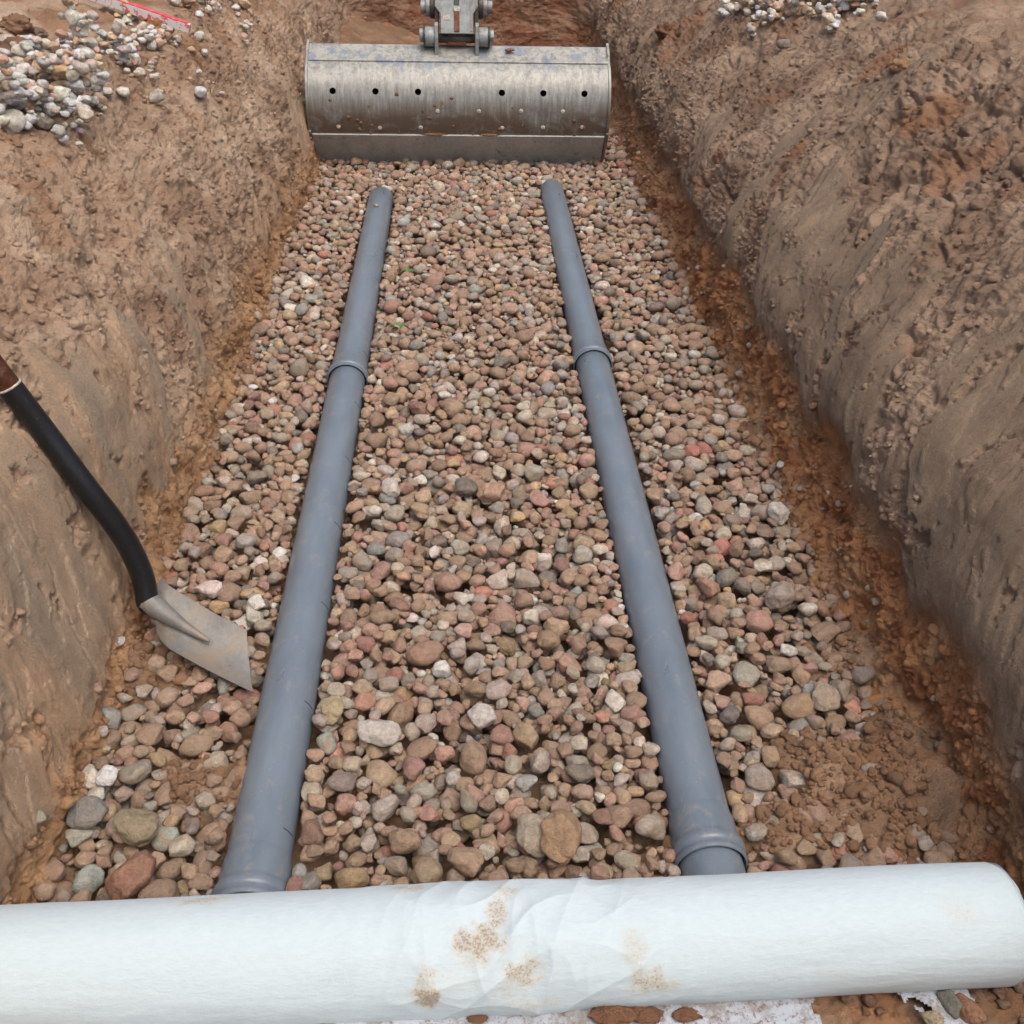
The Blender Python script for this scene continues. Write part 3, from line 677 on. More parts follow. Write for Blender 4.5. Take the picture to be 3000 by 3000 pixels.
# bigger soil lumps
def clod(p, nn, a, c, label, seed, group=None):
    V, F = ICO[4]; W = V * (1 + .38 * n3(V, 1.8, seed)[:, None] + .26 * n3(V, 4.5, seed + 3)[:, None] + .14 * n3(V, 10, seed + 6)[:, None])
    o = mesh_np('soil_lump', W * np.array([a, a * .85, a * .7]), F, soil.m, True, {'Col': np.broadcast_to(lin(c), (len(V), 3)), 'rough': np.full(len(V), .9)})
    o.location = p + nn * a * .3
    if 'fabric sheet' in label: o.scale = (1.5, 1.0, .5)
    return tag(o, label, 'soil lump', group)
for i, (px, py, a, c, lb) in enumerate([
    (455, 95, .055, (170, 122, 86), 'orange soil lump under the end of the red and white lath'),
    (55, 165, .050, (138, 108, 88), 'dark flat soil lump behind the stone heap on the left bank'),
    (45, 85, .045, (150, 118, 94), 'squarish brown soil lump in the far left corner'),
    (110, 105, .026, (140, 124, 112), 'small greyish lump right of the squarish soil lump'),
    (2640, 200, .03, (176, 142, 108), 'small tan lump on the crumbly right bank'),
    (1960, 95, .05, (130, 96, 74), 'dark reddish lump on the right bank beside the bucket')]):
    p, nn = hit(px, py)
    if p is not None: clod(p, nn, a, c, lb, 20 + i * 7)
# loose crumbs along the foot of the banks
cand = np.argwhere((TT[:, :-6] < 1.5) & (TT[:, :-6] > .10) & (smooth[:, :-6] < .25) & (PYc[:, :-6] > .8) & (PYc[:, :-6] < 5.2) & ((wl + wr)[:, None] > .9))
wgt = np.exp(-TT[cand[:, 0], cand[:, 1]] * 1.0) * (0.5 + 0.5 * PYc[cand[:, 0], cand[:, 1]]); wgt /= wgt.sum()
pick = cand[rng.choice(len(cand), 9000, p=wgt)]
Vs, Fs, Cs = [], [], []; V1, F1 = ICO[2]; off = 0
shp = [V1 * (1 + .35 * n3(V1, 1.8, 30 + q)[:, None] + .18 * n3(V1, 5, 40 + q)[:, None]) for q in range(24)]
for q, (iu, it) in enumerate(pick):
    a = float(np.clip(np.exp(rng.normal(math.log(.0052), .45)), .0025, .016)); W = shp[q % 24] * np.array([a, a * .8, a * .65]) @ rotm(rng, .6)[1].T + P[iu, it] + N[iu, it] * a * .2
    Vs.append(W); Fs.append(F1 + off); off += len(W); Cs.append(np.broadcast_to(COL[iu, it] * rng.uniform(.8, 1.15), (len(W), 3)))
fz1 = floor_z(hp.GX, hp.GY)
for q in range(45000):                                             # crumbs lying on the soil spills and between stones
    x = rng.uniform(XL, XR); y = rng.uniform(.9, 3.6); i = int((x - hp.x0) / hp.c); j = int((y - hp.y0) / hp.c)
    if fz1[i, j] < hp.H[i, j] - .006 or (fz1[i, j] < -.045 and rng.random() > .25): continue
    a = float(np.clip(np.exp(rng.normal(math.log(.0055), .5)), .002, .018)); W = shp[q % 24] * np.array([a, a * .8, a * .65]) @ rotm(rng, .6)[1].T + np.array([x, y, fz1[i, j] + a * .2])
    Vs.append(W); Fs.append(F1 + off); off += len(W); Cs.append(np.broadcast_to(lin((150, 118, 92)) * rng.uniform(.75, 1.1), (len(W), 3)))
VV = np.concatenate(Vs)
tag(mesh_np('soil_crumbs', VV, np.concatenate(Fs), soil.m, True, {'Col': np.concatenate(Cs), 'rough': np.full(len(VV), .7)}), 'loose crumbs of brown and orange soil fallen from the banks', kind='stuff')

# ------------------------------------------------------------------ drain pipes
def lathe_y(name, prof, mat, parent, n=96, closed=False):
    pr = np.array(prof); th = np.linspace(0, 2 * np.pi, n, endpoint=False)
    V = np.stack([pr[:, None, 1] * np.cos(th)[None], np.repeat(pr[:, 0][:, None], n, 1), pr[:, None, 1] * np.sin(th)[None]], -1)
    k = len(pr); F = []
    f = grid_faces(k, n); base = f
    w_ = np.array([[i * n + n - 1, (i + 1) * n + n - 1, (i + 1) * n, i * n] for i in range(k - 1)])
    o = mesh_np(name, V.reshape(-1, 3), np.concatenate([base, w_]), mat, True, None, parent)
    m = o.modifiers.new('edges', 'EDGE_SPLIT'); m.split_angle = R_(45)
    return o
def bell(y0):     # profile of a socket mouth facing the camera, y grows towards the far end
    return [(y0 + .07, .0565), (y0 + .004, .0580), (y0, .0605), (y0 + .001, .0625), (y0 + .005, .0637), (y0 + .010, .0634), (y0 + .0125, .0610), (y0 + .0165, .0610), (y0 + .019, .0640),
            (y0 + .024, .0654), (y0 + .032, .0650), (y0 + .038, .0615), (y0 + .045, .0596), (y0 + .085, .0590), (y0 + .100, .0556), (y0 + .108, .0550)]
def slot(parent, y, a0, a1, r=PR + .0004):
    bm = bmesh.new(); n = 12; vs = []
    for k in range(n + 1):
        a = R_(a0 + (a1 - a0) * k / n); wv = .0011 * (1 if 0 < k < n else .3)
        vs.append([bm.verts.new((rr * math.cos(a), y + s * wv, rr * math.sin(a))) for rr, s in ((r, -1), (r, 1), (r - .004, 1), (r - .004, -1))])
    for k in range(n):
        for q in range(4): bm.faces.new((vs[k][q], vs[k + 1][q], vs[k + 1][(q + 1) % 4], vs[k][(q + 1) % 4]))
    bm.faces.new(vs[0]); bm.faces.new(vs[-1])
    bm_obj('slot', bm, slotm.m, parent, True)
def pipe_run(x, mouths, far, label, slot_side):
    t = empty('drain_pipe', (x, 0, 0), label, 'pipe', 'grey drain pipes on the gravel')
    ends = [far] + [m + .05 for m in mouths]
    for i, m in enumerate(mouths + [None]):
        e = ends[i]
        if m is None:
            if e < 1.0: continue
            m0 = 0.90; pr = [(m0, .0515), (m0, PR), (e, PR)]
        else:
            m0 = m
            pr = bell(m) + [(y, PR) for y in np.linspace(m + .2, e - .003, 12)] + [(e, PR - .002), (e, .0515), (m + .11, .0515), (m + .10, .0560), (m + .07, .0565)]
        s = lathe_y('pipe_section', pr, pvc.m, t)
        if e - m0 > .5:
            for y in np.arange(m0 + .14, e - .05, .30):
                if slot_side > 0: slot(s, y, 44, 14)
    return t
pl_ = pipe_run(PIPES[0][0], [2.83, 1.0], PIPES[0][1], 'grey plastic drain pipe on the left, with saw-cut slots and one double-ringed collar', 1)
pr_ = pipe_run(PIPES[1][0], [2.93, 1.065], PIPES[1][1], 'grey plastic drain pipe on the right, with a second ringed collar beside the white roll', -1)
bm = bmesh.new()
bmesh.ops.create_cone(bm, cap_ends=True, segments=64, radius1=.0560, radius2=.0560, depth=.012, matrix=Matrix.Translation((0, 1.004, 0)) @ Matrix.Rotation(R_(78), 4, 'X'))
bm_obj('end_plug', bm, capm.m, pl_, False, .002)
p = at(1108, 603, .058); 
single_stone('stone', (PIPES[0][0] - .004, p[1], .0605), (.012, .009, .007), np.eye(3), lin((190, 172, 146)), 'tiny tan stone lying on top of the left pipe near its far end', seed=700, sub=3)

# ------------------------------------------------------------------ excavator bucket
BY0 = 5.0
bt = empty('excavator_bucket', (0.0, BY0, 0.0), 'wide worn grey steel ditching bucket with six holes, standing across the trench behind the pipes', 'bucket', None)
BW = 0.688
outer = [(.150, .560), (.098, .536), (.086, .512)]                 # top flange then curved back
ctrl = [(.086, .512), (.020, .478), (-.030, .425), (-.058, .36), (-.066, .295), (-.058, .23), (-.038, .17), (-.008, .125), (.025, .085)]
def smooth_curve(c, n=8):
    out = []; c = [c[0]] + c + [c[-1]]
    for i in range(1, len(c) - 2):
        p0, p1, p2, p3 = map(np.array, c[i - 1:i + 3])
        for t in np.linspace(0, 1, n, endpoint=False):
            out.append(tuple(.5 * ((2 * p1) + (-p0 + p2) * t + (2 * p0 - 5 * p1 + 4 * p2 - p3) * t * t + (-p0 + 3 * p1 - 3 * p2 + p3) * t ** 3)))
    out.append(tuple(c[-2])); return out
oc = smooth_curve(ctrl, 10)
def offs(c, d):
    c = np.array(c); t = np.gradient(c, axis=0); t /= np.linalg.norm(t, axis=1)[:, None]; return [tuple(v) for v in (c + np.stack([-t[:, 1], t[:, 0]], 1) * d)]
inner = offs(oc, .007)
shell_out = oc; ring = oc + inner[::-1]
from mathutils.geometry import delaunay_2d_cdt
oca = np.array(oc); ina = np.array(inner); sl_ = np.concatenate([[0], np.cumsum(np.hypot(*np.diff(oca, axis=0).T))])
s_hole = np.interp(-.385, -oca[:, 1], sl_); HOLES = (-.576, -.382, -.188, .196, .387, .577); hr_ = .0148
pv, pe = [], []
for hx in HOLES:
    b0 = len(pv)
    for k in range(24): a = 2 * math.pi * k / 24; pv.append(Vector((hx + hr_ * math.cos(a), s_hole + hr_ * math.sin(a)))); pe.append((b0 + k, b0 + (k + 1) % 24))
for xg in np.linspace(-BW, BW, 90):
    for sg in sl_:
        if all((xg - h) ** 2 + (sg - s_hole) ** 2 > (hr_ * 1.25) ** 2 for h in HOLES): pv.append(Vector((float(xg), float(sg))))
cd = delaunay_2d_cdt(pv, pe, [], 0, 1e-6)
cv_, cf_ = cd[0], cd[2]
cf_ = [f for f in cf_ if all((sum(cv_[i].x for i in f) / 3 - h) ** 2 + (sum(cv_[i].y for i in f) / 3 - s_hole) ** 2 > (hr_ * .98) ** 2 for h in HOLES)]
cf_ = np.array([list(f) for f in cf_ if len(f) == 3]); cx = np.array([v.x for v in cv_]); cs = np.array([v.y for v in cv_])
def lay_(c): return np.stack([cx, np.interp(cs, sl_, c[:, 0]), np.interp(cs, sl_, c[:, 1])], 1)
ec = {}
for f in cf_:
    for k in range(3): e = (f[k], f[(k + 1) % 3]); ec[tuple(sorted(e))] = ec.get(tuple(sorted(e)), []) + [e]
nv_ = len(cx); rim_ = []
for v in ec.values():
    if len(v) == 1: a, b = v[0]; rim_ += [(b, a, a + nv_), (b, a + nv_, b + nv_)]
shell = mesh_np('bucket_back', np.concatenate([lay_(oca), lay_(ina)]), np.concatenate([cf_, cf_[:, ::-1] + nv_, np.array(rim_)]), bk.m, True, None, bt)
shell.modifiers.new('es', 'EDGE_SPLIT').split_angle = R_(35)
bm = bmesh.new(); add_prism(bm, [(.150, .556), (.084, .521), (.048, .503), (.050, .494), (.088, .509), (.152, .544)], -BW - .004, BW + .004)
bm_obj('top_flange', bm, bk.m, bt, False, .003)
bm = bmesh.new(); add_prism(bm, [(-.038, .190), (-.053, .183), (.098, -.035), (.116, -.035), (.110, -.02)], -BW + .002, BW - .002)
bm_obj('cutting_edge', bm, edge_st.m, bt, False, .003)
for s in (-1, 1):
    pts = [(.160, .572), (.080, .535)] + [(a - .008 * (1 if b > .2 else 1.8), b) for a, b in oc[2:]] + [(.118, -.040), (.20, .0), (.235, .10), (.23, .40), (.215, .52)]
    bm = bmesh.new(); x = s * (BW + .0065); add_prism(bm, pts, x - .006, x + .006)
    bm_obj('side_plate', bm, bk.m, bt, False, .002)
bm = bmesh.new(); add_prism(bm, [(.150, .540), (.155, .530), (.060, .20), (-.036, .19), (-.030, .20), (.050, .21), (.140, .53)], -BW + .001, BW - .001)
bm_obj('hole_light_block', bm, dark_st.m, bt, False)  # plate added inside, closes off the light so the holes look dark
# studs and plug welds
for x, z in [(-.10, .300), (.09, .302), (.285, .305), (.48, .305), (-.37, .218), (-.18, .222), (.20, .225), (.39, .228), (.575, .232), (-.56, .222)]:
    o2 = np.array(oc); k = np.argmin(np.abs(o2[:, 1] - z)); y = o2[k, 0]; t = o2[min(k + 1, len(o2) - 1)] - o2[k - 1]; ang = math.atan2(t[0], -t[1])
    bm = bmesh.new(); bmesh.ops.create_uvsphere(bm, u_segments=14, v_segments=7, radius=.0105, matrix=Matrix.Translation((x, y, z)) @ Matrix.Diagonal((1, .35, 1, 1)))
    bm_obj('weld_plug', bm, pale.m, bt, True)
for x, z in [(-.35, .03), (-.12, .03), (.13, .035), (.37, .04), (.56, .09)]:
    y = .097 - (z + .035) * (.151 / .218)
    bm = bmesh.new(); bmesh.ops.create_uvsphere(bm, u_segments=14, v_segments=7, radius=.011, matrix=Matrix.Translation((x, y, z)) @ Matrix.Rotation(R_(-36), 4, 'X') @ Matrix.Diagonal((1, .25, 1, 1)))
    bm_obj('edge_bolt', bm, dark_st.m, bt, True)
# caked mud along the cutting edge and low on the side
V4, F4 = ICO[3]
def mud_lump(x, y, z, a, b, c, s):
    W = V4 * (1 + .3 * n3(V4, 2, s)[:, None] + .2 * n3(V4, 6, s + 2)[:, None]); o = mesh_np('mud_lump', W * np.array([a, b, c]) + np.array([x, y, z]), F4, mud.m, True, None, bt); return o
mud_lump(-.700, .06, .09, .012, .03, .10, 3); mud_lump(-.698, .0, .20, .010, .03, .06, 9); mud_lump(-.12, -.048, .186, .06, .006, .008, 5); mud_lump(.14, -.048, .186, .05, .006, .007, 6)
mud_lump(-.08, -.060, .33, .016, .004, .018, 7); mud_lump(-.28, -.062, .30, .018, .004, .012, 8); mud_lump(.235, .10, .546, .022, .012, .008, 4)
for q in range(26):
    k = int(rng.integers(28, 62)); mud_lump(rng.uniform(-.6, .6), oc[k][0] - .001, oc[k][1], rng.uniform(.004, .012), .003, rng.uniform(.004, .010), int(q))
# ears on the bucket
for x in (-.102, .084):
    bm = bmesh.new(); add_prism(bm, [(.085, .520), (.075, .60), (.085, .655), (.105, .665), (.12, .66), (.15, .63), (.30, .66), (.36, .60), (.22, .545), (.14, .545)], x - .008, x + .008)
    bm_obj('hitch_ear', bm, coup.m, bt, False, .002)
    s = -1 if x < 0 else 1
    bm = bmesh.new(); add_cylx(bm, x + s * .008, x + s * .052, .125, .597, .044); bm_obj('pin_boss', bm, coup.m, bt, True, .003).modifiers.new('e', 'EDGE_SPLIT')
    bm = bmesh.new(); add_cylx(bm, x + s * .052, x + s * .060, .125, .597, .049); bm_obj('pin_washer', bm, dark_st.m, bt, True, .002).modifiers.new('e', 'EDGE_SPLIT')
    bm = bmesh.new(); add_cylx(bm, x + s * .060, x + s * .078, .125, .602, .031, 6 if s > 0 else 32); bm_obj('pin_head', bm, coup.m, bt, True, .003).modifiers.new('e', 'EDGE_SPLIT')
# quick hitch and arm
ar = empty('quick_hitch', (0, BY0, 0), 'worn grey excavator quick hitch pinned above the middle of the bucket', 'quick hitch')
bt.scale = (1, 1, .955); ar.scale = (1, 1, .955)
bm = bmesh.new(); add_cylx(bm, -.092, .074, .125, .590, .020); bm_obj('cross_pin', bm, dark_st.m, ar, True)
bm = bmesh.new(); add_box(bm, (-.008, .135, .585), (.088, .05, .045)); bm_obj('lock_bar', bm, rustm.m, ar, False, .004)
# front plate of the hitch: outline in x, (tilted back)
def plate_xz(out, y0, z0, tilt, th, name, mat):
    bm = bmesh.new(); m = Matrix.Translation((0, y0, z0)) @ Matrix.Rotation(-tilt, 4, 'X')
    a = [bm.verts.new(m @ Vector((x, 0, z))) for x, z in out]; b = [bm.verts.new(m @ Vector((x, th, z))) for x, z in out]; n = len(out)
    bm.faces.new(a[::-1]); bm.faces.new(b)
    for i in range(n): bm.faces.new((a[i], a[(i + 1) % n], b[(i + 1) % n], b[i]))
    return bm_obj(name, bm, mat, ar, False, .003)
plate_xz([(-.082, 0), (.066, 0), (.066, .085), (.088, .12), (.088, .33), (-.108, .33), (-.108, .12), (-.082, .085)], .088, .618, R_(20), .02, 'hitch_plate', coup.m)
plate_xz([(-.020, .012), (.004, .012), (.004, .095), (-.020, .095)], .080, .618, R_(20), .012, 'latch_strip', rustm.m)
plate_xz([(-.022, .098), (.006, .098), (.006, .118), (-.022, .118)], .079, .618, R_(20), .012, 'latch_block', pale.m)
plate_xz([(-.022, .125), (.004, .125), (.004, .20), (-.022, .20)], .0855, .618, R_(20), .004, 'latch_slot', dark_st.m)
plate_xz([(-.074, .060), (-.038, .060), (-.038, .084), (-.074, .084)], .0855, .618, R_(20), .004, 'number_plate', pale.m)
bm = bmesh.new(); add_box(bm, (-.008, .235, .70), (.13, .14, .16), R_(-20)); bm_obj('hitch_body', bm, dark_st.m, ar, False, .006)
for s, x in ((-1, -.100), (1, .082)):
    bm = bmesh.new(); add_prism(bm, [(.13, .66), (.16, .80), (.24, .92), (.36, .90), (.34, .70), (.22, .64)], x - .009, x + .009); bm_obj('side_cheek', bm, dark_st.m, ar, False, .002)
    for rr, x0, x1, mt in ((.052, .009, .030, dark_st), (.044, .030, .050, coup), (.030, .050, .074, coup)):
        bm = bmesh.new(); add_cylx(bm, x + s * x0, x + s * x1, .20, .715, rr); bm_obj('pivot_cap', bm, mt.m, ar, True, .003).modifiers.new('e', 'EDGE_SPLIT')
bm = bmesh.new(); add_prism(bm, [(.18, .80), (.26, .98), (1.5, 2.6), (1.75, 2.5), (1.55, 2.2), (.42, .86)], -.075, .060); bm_obj('dipper_arm', bm, coup.m, ar, False, .008)
# paint flake marks
# ------------------------------------------------------------------ shovel
sh = empty('shovel', tuple(at(560, 1870, .02)), 'square-mouth shovel with black bent shaft, blade lying on the gravel left of the left pipe', 'shovel')
o0 = np.array(sh.location)
A_ = at(474, 1717, .105); B_ = at(722, 1852, .042); C_ = at(741, 2033, .010); D_ = at(470, 1900, .060)
nL, nW = 40, 30
gu, gv = np.meshgrid(np.linspace(0, 1, nL), np.linspace(0, 1, nW), indexing='ij')
Rr = A_ * (1 - gv[..., None]) + D_ * gv[..., None]; Fr = B_ * (1 - gv[..., None]) + C_ * gv[..., None]
# rounded shoulders at the back, slightly bowed front
back = (np.abs(gv - .5) * 2) ** 6
gu2 = gu + (1 - gu) * (-0.05 * (1 - back))
S_ = Rr * (1 - gu2[..., None]) + Fr * gu2[..., None]
nrm = np.cross(B_ - A_, D_ - A_); nrm /= np.linalg.norm(nrm); nrm *= np.sign(nrm[2])
lift = 0.016 * (np.abs(gv - .5) * 2) ** 2.2 * (0.45 + .75 * (1 - gu)) + 0.015 * np.clip((0.10 - gu) / .10, 0, 1) ** 1.5 - .006 * np.sin(gu * np.pi) - .010 * (1 - (np.abs(gv - .5) * 2) ** 2) * gu
ridge = .012 * np.exp(-((gv - .5) / .07) ** 2) * sst(.55, .1, gu)
S_ = S_ + nrm * (lift + ridge)[..., None]
Vt = np.concatenate([S_.reshape(-1, 3), (S_ - nrm * .0025).reshape(-1, 3)]) - o0
ft = grid_faces(nL, nW); fbk = ft[:, ::-1] + nL * nW; rim = []
idx = [(i, 0) for i in range(nL)] + [(nL - 1, j) for j in range(1, nW)] + [(i, nW - 1) for i in range(nL - 2, -1, -1)] + [(0, j) for j in range(nW - 2, 0, -1)]
fl = [i * nW + j for i, j in idx]
for k in range(len(fl)): a, b = fl[k], fl[(k + 1) % len(fl)]; rim.append((a, b, b + nL * nW, a + nL * nW))
mesh_np('blade', Vt, np.concatenate([ft, fbk, np.array(rim)]), blade_st.m, True, None, sh).modifiers.new('e', 'EDGE_SPLIT')
Zs = at(433, 1762, .115)
tip = (A_ + D_) / 2 * .45 + (B_ + C_) / 2 * .55 + nrm * .002
mid0 = (A_ + D_) / 2 + nrm * .012
pts = [Zs + (Zs - mid0) * .1, Zs, Zs * .45 + mid0 * .55 + nrm * .006, mid0 * .75 + tip * .25 + nrm * .004, mid0 * .35 + tip * .65, tip]
pts = [tuple(p) for p in pts]
def cat3(P, n=8):
    out = []; c = [P[0]] + list(P) + [P[-1]]
    for i in range(1, len(c) - 2):
        p0, p1, p2, p3 = map(np.array, c[i - 1:i + 3])
        for t in np.linspace(0, 1, n, endpoint=False): out.append(.5 * ((2 * p1) + (-p0 + p2) * t + (2 * p0 - 5 * p1 + 4 * p2 - p3) * t * t + (-p0 + 3 * p1 - 3 * p2 + p3) * t ** 3))
    out.append(np.array(c[-2])); return np.array(out)
cp3 = cat3(pts); rad = np.interp(np.linspace(0, 1, len(cp3)), [0, .25, .45, .7, 1], [.0235, .0235, .022, .012, .003])
bmx = tube_path(cp3 - o0, rad, 28)
bm_obj('socket', bmx, blade_st.m, sh, True)
sp = [Zs + (mid0 - Zs) * .25, Zs, at(418, 1690, .165), at(378, 1600, .235), at(325, 1520, .30), at(250, 1425, .375), at(130, 1265, .49), at(28, 1133, .585)]
c3 = cat3([tuple(p) for p in sp]); bm_obj('black_sleeve', tube_path(c3 - o0, np.full(len(c3), .0232), 32), blackp.m, sh, True).modifiers.new('e', 'EDGE_SPLIT')
d = (sp[-1] - sp[-2]); d /= np.linalg.norm(d)
e1 = sp[-1] - d * .02
bm_obj('handle', tube_path([e1 - o0, e1 + d * .3 - o0, e1 + d * .62 - o0], [.0215, .0200, .0185], 28), rustm.m, sh, True)
bm_obj('sleeve_ring', tube_path([sp[-1] - d * .001 - o0, sp[-1] + d * .003 - o0], [.0236, .0236], 28), pale.m, sh, True)
hz = e1 + d * .62; sidev = np.cross(d, [0, 1, 0]); ax_ = np.cross(d, sidev); ax_ /= np.linalg.norm(ax_)
bm_obj('grip', tube_path([hz - ax_ * .06 - o0, hz + ax_ * .0601 - o0], [.017, .017], 20), blackp.m, sh, True) if abs(ax_[1]) < .9 else bm_obj('grip', (lambda: (lambda b: (bmesh.ops.create_cone(b, cap_ends=True, segments=24, radius1=.017, radius2=.017, depth=.12, matrix=Matrix.Translation(Vector(hz - o0)) @ Matrix.Rotation(R_(90), 4, 'X')), b)[1])(bmesh.new()))(), blackp.m, sh, True)

# ------------------------------------------------------------------ white fabric roll
def pt_depth(px, py, z): d = ray(px, py); f = -(W2C @ d)[2]; return CAM + d * (z / f)
ra, rb = .0955, .0860
Pa = pt_depth(40, 2852, FPX * 2 * ra / 384.0); Pb = pt_depth(2935, 2702, FPX * 2 * rb / 336.0)
print('roll ends', Pa, Pb)
axis = Pb - Pa; Lr = np.linalg.norm(axis); axis /= Lr
Pa2 = Pa - axis * .16; Ltot = Lr + .16
e_up = np.array([0, 0, 1.0]) - axis * axis[2]; e_up /= np.linalg.norm(e_up); e_fw = np.cross(e_up, axis); e_fw *= np.sign(e_fw[1])
na, nph = 900, 420
aa = np.linspace(0, Ltot, na); ph = np.linspace(0, 2 * np.pi, nph, endpoint=False)
AA, PH = np.meshgrid(aa, ph, indexing='ij')
rr = np.interp(AA, [0, Ltot], [ra + .0005, rb])
def roll_uv(px, py):
    d = ray(px, py); best = None
    for t in np.linspace(1.0, 2.2, 2400):
        q = CAM + d * t; a_ = (q - Pa2).dot(axis); rv = q - Pa2 - axis * a_
        if np.linalg.norm(rv) < np.interp(a_, [0, Ltot], [ra, rb]): return a_, math.atan2(rv.dot(e_fw), rv.dot(e_up))
    return None
def pdist(PHI, p0): return (PHI - p0 + np.pi) % (2 * np.pi) - np.pi
disp = 0.0016 * fbm(AA * 4, np.cos(PH) * 1.5 + np.sin(PH), 300, 3) + .0022 * perlin(AA * 2.2, PH * 0 + 1, 305)
cu = roll_uv(1500, 2740)
ca_, cp_ = cu if cu else (1.0, -0.6)
arcl = pdist(PH, cp_) * .093; ea = AA - ca_
wfold = np.exp(-(ea / .20) ** 2 - (arcl / .17) ** 2)
for (k1, k2, f, am, sd_) in ((.45, .9, 9, .0050, 310), (.9, -.75, 12, .0046, 314), (1, .3, 7, .0040, 318), (1, -.1, 16, .0026, 322)):
    q = ea * k1 + arcl * k2; rn = 1 - np.abs(perlin(q * f, (ea * k2 - arcl * k1) * 5, sd_)) * 2.2
    disp = disp + am * wfold * np.clip(rn, 0, 1) ** 2.2
for (px, py, rad_, am) in ((1500, 2700, .05, -.006), (1330, 2730, .05, -.004), (1620, 2600, .05, .004), (1760, 2640, .06, -.004), (1560, 2860, .05, -.004), (1350, 2640, .06, .003)):
    q = roll_uv(px, py)
    if q: disp = disp + am * np.exp(-((AA - q[0]) ** 2 + (pdist(PH, q[1]) * .093) ** 2) / rad_ ** 2)
disp = disp - .0035 * np.exp(-((AA - (ca_ + .12)) / .05) ** 2) * (0.5 + .5 * np.sin(PH * 2))
disp = disp - .004 * sst(Ltot - .012, Ltot, AA)
rr = rr + disp
RV = Pa2 + axis * AA[..., None] + (e_up * np.cos(PH)[..., None] + e_fw * np.sin(PH)[..., None]) * rr[..., None]
stn = np.zeros(AA.shape)
for (px, py, rx, ry, am) in ((1202, 2610, .040, .016, .8), (1453, 2670, .018, .035, .9), (1487, 2620, .022, .016, .7), (1404, 2760, .040, .032, 1.0), (1379, 2812, .035, .018, .45), (1534, 2850, .034, .026, .9), (1500, 2890, .030, .030, .45),
                             (1250, 2918, .026, .024, 1.15), (1248, 2872, .020, .026, .7), (1857, 2785, .022, .036, .6), (1905, 2875, .038, .024, .9), (1960, 2885, .022, .014, .6), (1792, 2577, .018, .012, .7),
                             (590, 2640, .045, .016, .8), (2811, 2668, .03, .03, .35), (2440, 2850, .03, .02, .2), (1560, 2935, .05, .016, .5), (1330, 2870, .05, .02, .3)):
    q = roll_uv(px, py)
    if not q: continue
    dd = np.sqrt(((AA - q[0]) / rx) ** 2 + (pdist(PH, q[1]) * .093 / ry) ** 2) + .45 * fbm(AA * 45, PH * 4.2, 330 + int(px) % 50, 3)
    stn = np.maximum(stn, am * sst(1.25, .35, dd))
rl = empty('fabric_roll', tuple((Pa + Pb) / 2), 'thick roll of white geotextile with muddy smears across the near end of the trench', 'fabric roll')
ro_ = (Pa + Pb) / 2
fr = np.concatenate([grid_faces(na, nph), np.array([[i * nph + nph - 1, (i + 1) * nph + nph - 1, (i + 1) * nph, i * nph] for i in range(na - 1)])])
mesh_np('rolled_fabric', RV.reshape(-1, 3) - ro_, fr, fab.m, True, {'stain': stn.reshape(-1)}, rl)
for end, s in ((Pa2 + axis * .0005, -1), (Pa2 + axis * Ltot, 1)):       # wound layers on both ends
    r_end = (ra if s < 0 else rb) - .0035
    nr, npp = 160, 180; rads = np.linspace(.022, r_end + .0030, nr); phs = np.linspace(0, 2 * np.pi, npp, endpoint=False)
    RR, PP = np.meshgrid(rads, phs, indexing='ij')
    lay = .0022 * np.sin(2 * np.pi * (RR / .0042 + PP / (2 * np.pi))) + .002 * fbm(RR * 90, PP * 1.0, 350, 2) - .006 * sst(r_end - .006, r_end + .003, RR)
    EV = end + (e_up * np.cos(PP)[..., None] + e_fw * np.sin(PP)[..., None]) * RR[..., None] + axis * (s * (.004 + lay))[..., None]
    fe = np.concatenate([grid_faces(nr, npp), np.array([[i * npp + npp - 1, (i + 1) * npp + npp - 1, (i + 1) * npp, i * npp] for i in range(nr - 1)])])
    mesh_np('wound_end', EV.reshape(-1, 3) - ro_, fe, fab.m, True, {'stain': np.full(EV[..., 0].size, .12)}, rl)
th = np.linspace(0, 2 * np.pi, 40, endpoint=False)
cv = []
for rad_, s in ((.0225, -.006), (.0225, Ltot + .006), (.0195, Ltot + .006), (.0195, -.006)):
    cv.append(Pa2 + axis * s + (e_up * np.cos(th)[:, None] + e_fw * np.sin(th)[:, None]) * rad_)
cf = []
for k in range(4):
    for j in range(40): cf.append((k * 40 + j, k * 40 + (j + 1) % 40, ((k + 1) % 4) * 40 + (j + 1) % 40, ((k + 1) % 4) * 40 + j))
mesh_np('core_tube', np.concatenate(cv) - ro_, np.array(cf), card.m, True, None, rl)

# fabric already laid on the soil under the roll
fx = np.arange(-.50, .80, .004); fy = np.arange(.30, .98, .004)
FX, FY = np.meshgrid(fx, fy, indexing='ij')
FZ = 0 * FX + .080 + .006 * fbm(FX * 6, FY * 6, 400, 3) + .003 * fbm(FX * 25, FY * 25, 404, 3)
FZ = np.where(FY > .90, FZ - (FY - .90) * 1.0, FZ)
rag = fbm(FX * 16, FY * 16, 410, 4, .6)
xe = .505 + .02 * rag
keep = (FX < xe)
keep |= (FX > .60) & (FX < .735 + .01 * rag) & (FY + (FX - .6) * .8 > .80 + .05 * rag) & (rag > -.28)
kf = grid_faces(len(fx), len(fy)); kk = keep.ravel(); kf = kf[kk[kf].all(1)]
used, inv = np.unique(kf, return_inverse=True)
lf = mesh_np('ground_fabric', np.stack([FX, FY, FZ], -1).reshape(-1, 3)[used], inv.reshape(-1, 4), fab2.m, True)
mm = lf.modifiers.new('thick', 'SOLIDIFY'); mm.thickness = .0015; mm.offset = -1
